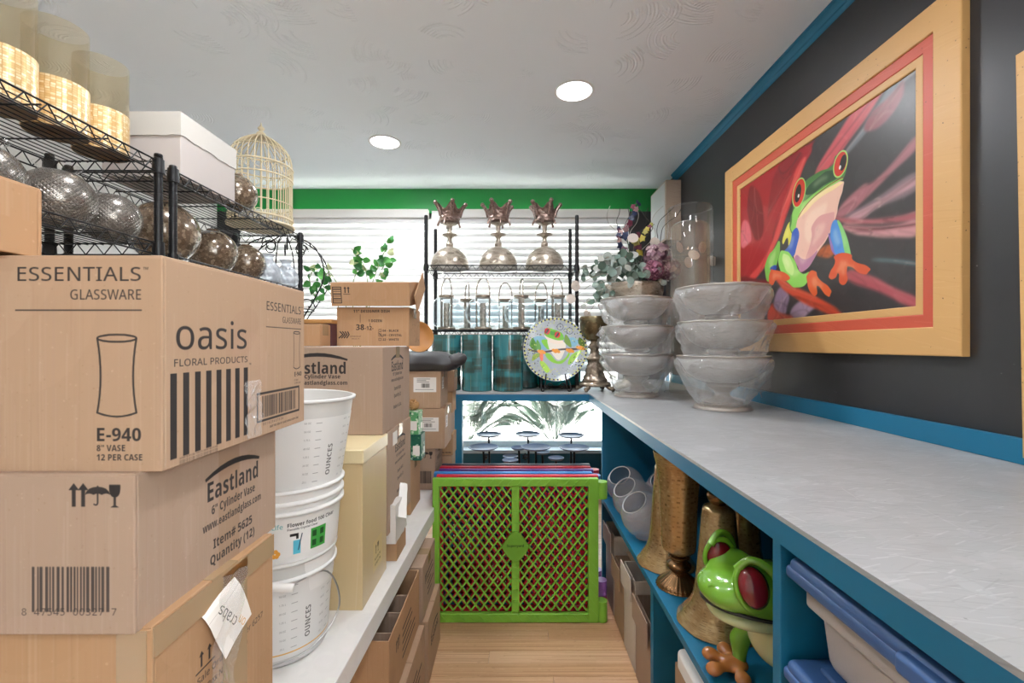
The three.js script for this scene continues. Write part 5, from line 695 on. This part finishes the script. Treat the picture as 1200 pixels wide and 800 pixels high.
// ---------- palms outside ----------
{
  const cols = ['#26382d', '#1e3026', '#35493b'].map((c) => mat(c, 0.6, { side: THREE.DoubleSide }));
  const palm = (x, z, n, L, h0, lab) => { const t = thing('potted_palm', lab, 'palm', [x, -0.1, z]); part('trunk', lathe(smoothProfile([[0.07, 0], [0.09, 0.15], [0.06, h0 * 0.7], [0.045, h0]], 20), 16), mat('#8a8478', 0.9), t);
    for (let i = 0; i < n; i++) { const a = rnd() * 7, el = rr(0.75, 1.45), l = L * rr(0.7, 1.1), q = []; for (let k = 0; k <= 6; k++) { const s = k / 6; const rad = Math.cos(el) * l * s * (1 + 0.3 * s), y = h0 + Math.sin(el) * l * s - l * 0.42 * s * s * s * (1.3 - el * 0.5); q.push([rad * Math.cos(a), y, rad * Math.sin(a)]); }
      const f = [tube(q, 0.004, 12, 5)], c = new THREE.CatmullRomCurve3(q.map((p) => V3(...p))); for (let k = 0; k < 26; k++) { const p = c.getPoint(0.25 + 0.75 * (k / 26)), tan = c.getTangent(0.25 + 0.75 * (k / 26)); for (const s of [-1, 1]) { const lf = leafGeo(0.3 * (1 - k / 40), 0.0055, 0.2); const side = V3(-Math.sin(a) * s, 0.15, Math.cos(a) * s).addScaledVector(tan, 0.9).normalize(); lf.applyQuaternion(new THREE.Quaternion().setFromUnitVectors(V3(0, 1, 0), side)).translate(p.x, p.y, p.z); f.push(lf); } }
      part('frond', merge(f), cols[i % 3], t); } };
  palm(-0.45, -4.4, 22, 0.9, 0.36, 'feathery palm outside the window behind the carton stack'); palm(0.41, -4.45, 24, 0.95, 0.36, 'feathery palm outside the window behind the plate stands'); palm(1.4, -5.1, 20, 1.0, 0.36, 'feathery palm outside the window beyond the teal counter end'); 
}
// ---------- on the teal shelf under the counter ----------
const SH = 0.481;
{
  const smoke = phys('#eeecee', 0.1, { transmission: 0.76, thickness: 0, side: THREE.DoubleSide });
  const t = thing('slant_glass_bowl', 'smoky round glass bowl with slanted opening on the teal shelf', 'bowl', [0.528, SH, -1.83], 0, 'slanted glass bowls');
  const R = 0.092, cut = 0.6, n = V3(-0.6, 0.76, 0.26).normalize();
  const sp = lathe(Array.from({ length: 30 }, (_, i) => { const a = PI - (i / 29) * (PI - cut); return [Math.max(0.0001, R * Math.sin(a)), R * Math.cos(a)]; }), 48).applyQuaternion(new THREE.Quaternion().setFromUnitVectors(V3(0, 1, 0), n)).translate(0, R, 0);
  part('glass_bowl', sp, smoke, t); part('bowl_rim', ni(new THREE.TorusGeometry(R * Math.sin(cut), 0.0026, 8, 48)).applyQuaternion(new THREE.Quaternion().setFromUnitVectors(V3(0, 0, 1), n)), phys('#dcdcde', 0.1, { transmission: 0.4, thickness: 0 }), t, [n.x * R * Math.cos(cut), R + n.y * R * Math.cos(cut), n.z * R * Math.cos(cut)]);
  part('bowl_foot', cyl(0.03, 0.034, 0.006, 0, 0.003, 0, 24), smoke, t);
  t.userData.label = 'smoky slanted glass bowl touching the gold trumpet vases'; dup(t, [0.535, SH, -2.02], 0, 'smoky slanted glass bowl in the middle of the row of three'); dup(t, [0.548, SH, -2.215], 0.3, 'smoky slanted glass bowl against the teal divider by the play gate'); dup(t, [0.72, SH, -2.14], 0.5, 'smoky slanted glass bowl deeper on the shelf behind the row of three');
}
{
  const gtex = canvasTex(512, 512, (x, w, h) => { fill(x, '#bda277', w, h); speckle(x, w, h, 300, ['#8a6636', '#c6a56c', '#7a5a34'], 8, 40, 0.08, 0.2); for (let j = 0; j < 60; j++) for (let i = 0; i < 26; i++) { x.globalAlpha = rr(0.2, 0.65); x.fillStyle = ['#5f4628', '#dcc79c', '#856a42'][(rnd() * 3) | 0]; x.fillRect(i * 19.7 + rr(0, 5), j * 8.5 + rr(0, 2), rr(6, 17), rr(1.5, 4)); } x.globalAlpha = 1; });
  const gold = phys('#ffffff', 0.2, { map: gtex, metalness: 0.6 }), bronze = phys('#7a5c3c', 0.22, { metalness: 0.8 });
  const flutes = (g, n, k) => displaced(g, (v) => { const a = Math.atan2(v.z, v.x), q = 1 + k * Math.cos(a * n); v.x *= q; v.z *= q; });
  // bell-down trumpet: wide lip on the shelf, small knob foot up
  const bell = (R, H, lab, pos) => { const t = thing('trumpet_vase', lab, 'vase', pos, rnd() * 6); part('trumpet_body', flutes(lathe(smoothProfile([[R * 0.95, 0], [R, 0.003], [R * 0.86, H * 0.06], [R * 0.62, H * 0.18], [R * 0.5, H * 0.45], [R * 0.4, H * 0.8], [R * 0.34, H * 0.87], [R * 0.15, H * 0.895]], 60), 64), 9, 0.012), gold, t); part('knob_foot', lathe(smoothProfile([[R * 0.15, H * 0.89], [R * 0.24, H * 0.92], [R * 0.28, H * 0.96], [R * 0.2, H * 0.99], [0.001, H]], 30), 32), bronze, t); return t; };
  bell(0.1, 0.4, 'gold trumpet vase turned bell down beside the glass bowls', [0.545, SH, -1.62]);
  bell(0.112, 0.372, 'gold trumpet vase turned bell down next to the frog figure', [0.575, SH, -1.27]);
  bell(0.1, 0.39, 'gold trumpet vase turned bell down in the dark behind the upright one', [0.76, SH, -1.5]);
  const up = (lab, pos, m, s = 1) => { const t = thing('trumpet_vase', lab, 'vase', pos); t.scale.setScalar(s);
    part('fluted_foot', flutes(lathe(smoothProfile([[0.001, 0], [0.066, 0], [0.068, 0.006], [0.06, 0.016], [0.03, 0.04], [0.022, 0.048]], 30), 96), 28, 0.02), bronze, t);
    part('knob', lathe(smoothProfile([[0.022, 0.046], [0.036, 0.06], [0.038, 0.072], [0.024, 0.086], [0.034, 0.094], [0.03, 0.1]], 30), 32), bronze, t);
    part('trumpet_body', flutes(lathe(smoothProfile([[0.02, 0.1], [0.042, 0.112], [0.054, 0.14], [0.058, 0.25], [0.066, 0.36], [0.08, 0.425], [0.077, 0.424], [0.06, 0.34], [0.05, 0.16]], 50), 64), 8, 0.02), m, t); return t; };
  up('upright bronze gold trumpet vase with fluted foot on the teal shelf', [0.535, SH, -1.465], gold);
  up('dark bronze trumpet vase standing deep behind the frog figure', [0.82, SH, -1.2], bronze); up('dark bronze trumpet vase deep on the shelf near the wall', [0.98, SH, -1.28], bronze, 0.98);
}
// frog figure
{
  const t = thing('frog_figure', 'glossy green tree frog figure with big red eyes and orange toes', 'figurine', [0.549, SH, -0.99], 0.04);
  const green = phys('#71a82e', 0.24, { clearcoat: 0.8, clearcoatRoughness: 0.08 }), pale = phys('#c9cf9a', 0.25, { clearcoat: 0.6 }), orange = phys('#b9743c', 0.22, { clearcoat: 0.7 });
  // local axes: nose towards -x, camera side +z
  const body = (x, y, z) => { let d = sdEll(x, y, z, -0.03, 0.25, 0, 0.094, 0.042, 0.084); d = smin(d, sdEll(x, y, z, -0.1, 0.249, 0, 0.034, 0.026, 0.05), 0.03); d = smin(d, sdEll(x, y, z, 0.09, 0.2, 0, 0.12, 0.085, 0.09), 0.06); for (const s of [-1, 1]) { d = smin(d, sdEll(x, y, z, -0.045, 0.275, s * 0.055, 0.045, 0.036, 0.03), 0.02); d = smin(d, sdCap(x, y, z, [0.03, 0.16, s * 0.07], [-0.0, 0.07, s * 0.1], 0.026, 0.018), 0.03); d = smin(d, sdCap(x, y, z, [-0.0, 0.07, s * 0.1], [-0.01, 0.02, s * 0.085], 0.018, 0.014), 0.02); d = smin(d, sdCap(x, y, z, [0.17, 0.12, s * 0.08], [0.1, 0.05, s * 0.12], 0.045, 0.03), 0.04); } return d; };
  part('body', sdfMesh(body, 0.03, 0.18, 0, 0.24, 84), green, t);
  // pale lower jaw and belly
  part('lower_jaw', sdfMesh((x, y, z) => { let d = sdEll(x, y, z, -0.03, 0.205, 0, 0.094, 0.026, 0.08); d = smin(d, sdEll(x, y, z, 0.04, 0.15, 0, 0.07, 0.075, 0.075), 0.04); return d; }, 0, 0.17, 0, 0.16, 56), pale, t);
  part('mouth_line', tube([[0.055, 0.217, 0.083], [0.0, 0.222, 0.09], [-0.07, 0.226, 0.073], [-0.118, 0.229, 0.042], [-0.136, 0.23, 0], [-0.118, 0.229, -0.042], [-0.07, 0.226, -0.073]], 0.004, 50), mat('#1d1c14', 0.5), t);
  for (const s of [-1, 1]) {
    const e = part('eye', displaced(ball(1, 0, 0, 0, 36), (v) => v.set(v.x * 0.031, v.y * 0.041, v.z * 0.026)), phys('#7a1420', 0.06, { clearcoat: 1 }), t, [-0.066, 0.287, s * 0.07], [s * -0.25, 0, 0.18]);
    part('eye_rim', displaced(ni(new THREE.TorusGeometry(0.036, 0.0055, 8, 40)), (v) => { v.x *= 0.96; v.y *= 1.24; }), green, e, [0, 0.001, s * -0.002]);
    part('eyelid', tube([[-0.094, 0.318, s * 0.056], [-0.07, 0.34, s * 0.066], [-0.04, 0.33, s * 0.08], [-0.022, 0.294, s * 0.09], [-0.024, 0.254, s * 0.092]], 0.0085, 24, 8), green, t);
    part('nostril', ni(new THREE.TorusGeometry(0.0075, 0.004, 7, 18)).rotateY(-0.9 * s), green, t, [-0.128, 0.262, s * 0.026]); part('nostril_hole', ball(0.005, -0.127, 0.262, s * 0.026, 10), mat('#1a2410', 0.6), t);
  }
  const toes = (x, y, z, tips) => (px, py, pz) => { let d = sdEll(px, py, pz, x, y, z, 0.026, 0.014, 0.022); for (const [a, b, c] of tips) { d = smin(d, sdCap(px, py, pz, [x, y, z], [x + a, y + b, z + c], 0.011, 0.009), 0.012); d = smin(d, sdEll(px, py, pz, x + a, y + b, z + c, 0.018, 0.014, 0.017), 0.01); } return d; };
  for (const s of [-1, 1]) part('toes', sdfMesh(toes(-0.015, 0.02, s * 0.085, [[-0.062, 0.0, 0.012], [-0.05, 0.004, -0.034], [-0.005, 0.004, -0.05], [-0.01, -0.002, 0.045]]), -0.03, 0.03, s * 0.085, 0.11, 60), orange, t);
}
// storage totes
{
  const clear = phys('#cfc8c4', 0.35, { transmission: 0.3, thickness: 0 }), lidM = phys('#42659a', 0.38, {});
  const tote = (lab, y, h, dx) => { const L = 0.62, W = 0.42, t = thing('storage_tote', lab, 'tote', [0.459 + W / 2 + dx, y, -0.766 + L / 2]);
    const g = displaced(ni(new RoundedBoxGeometry(W - 0.05, h - 0.03, L - 0.05, 4, 0.025)), (v) => { const k = 1 - 0.055 * (0.5 - v.y / (h - 0.03)); v.x *= k; v.z *= k; });
    part('tote_body', g, clear, t, [0, (h - 0.03) / 2, 0]);
    part('tote_ledge', rbox(W - 0.036, 0.035, L - 0.036, 0, h - 0.06, 0, 0.008), clear, t);
    const l = part('tote_lid', merge([rbox(W, 0.03, L, 0, h - 0.017, 0, 0.012, 3), rbox(W - 0.07, 0.008, L - 0.07, 0, h + 0.001, 0, 0.004), rbox(W + 0.006, 0.022, L + 0.006, 0, h - 0.027, 0, 0.008, 3)]), lidM, t);
    for (const s of [-1, 1]) part('lid_handle', rbox(0.022, 0.028, 0.17, s * (W / 2), h - 0.022, 0, 0.008, 3), lidM, l); return t; };
  tote('lower clear storage tote with blue lid on the teal shelf', SH, 0.254, 0); tote('upper clear storage tote with blue lid, stacked on the other tote', SH + 0.261, 0.164, 0.004);
}
renderer.render(scene, camera);
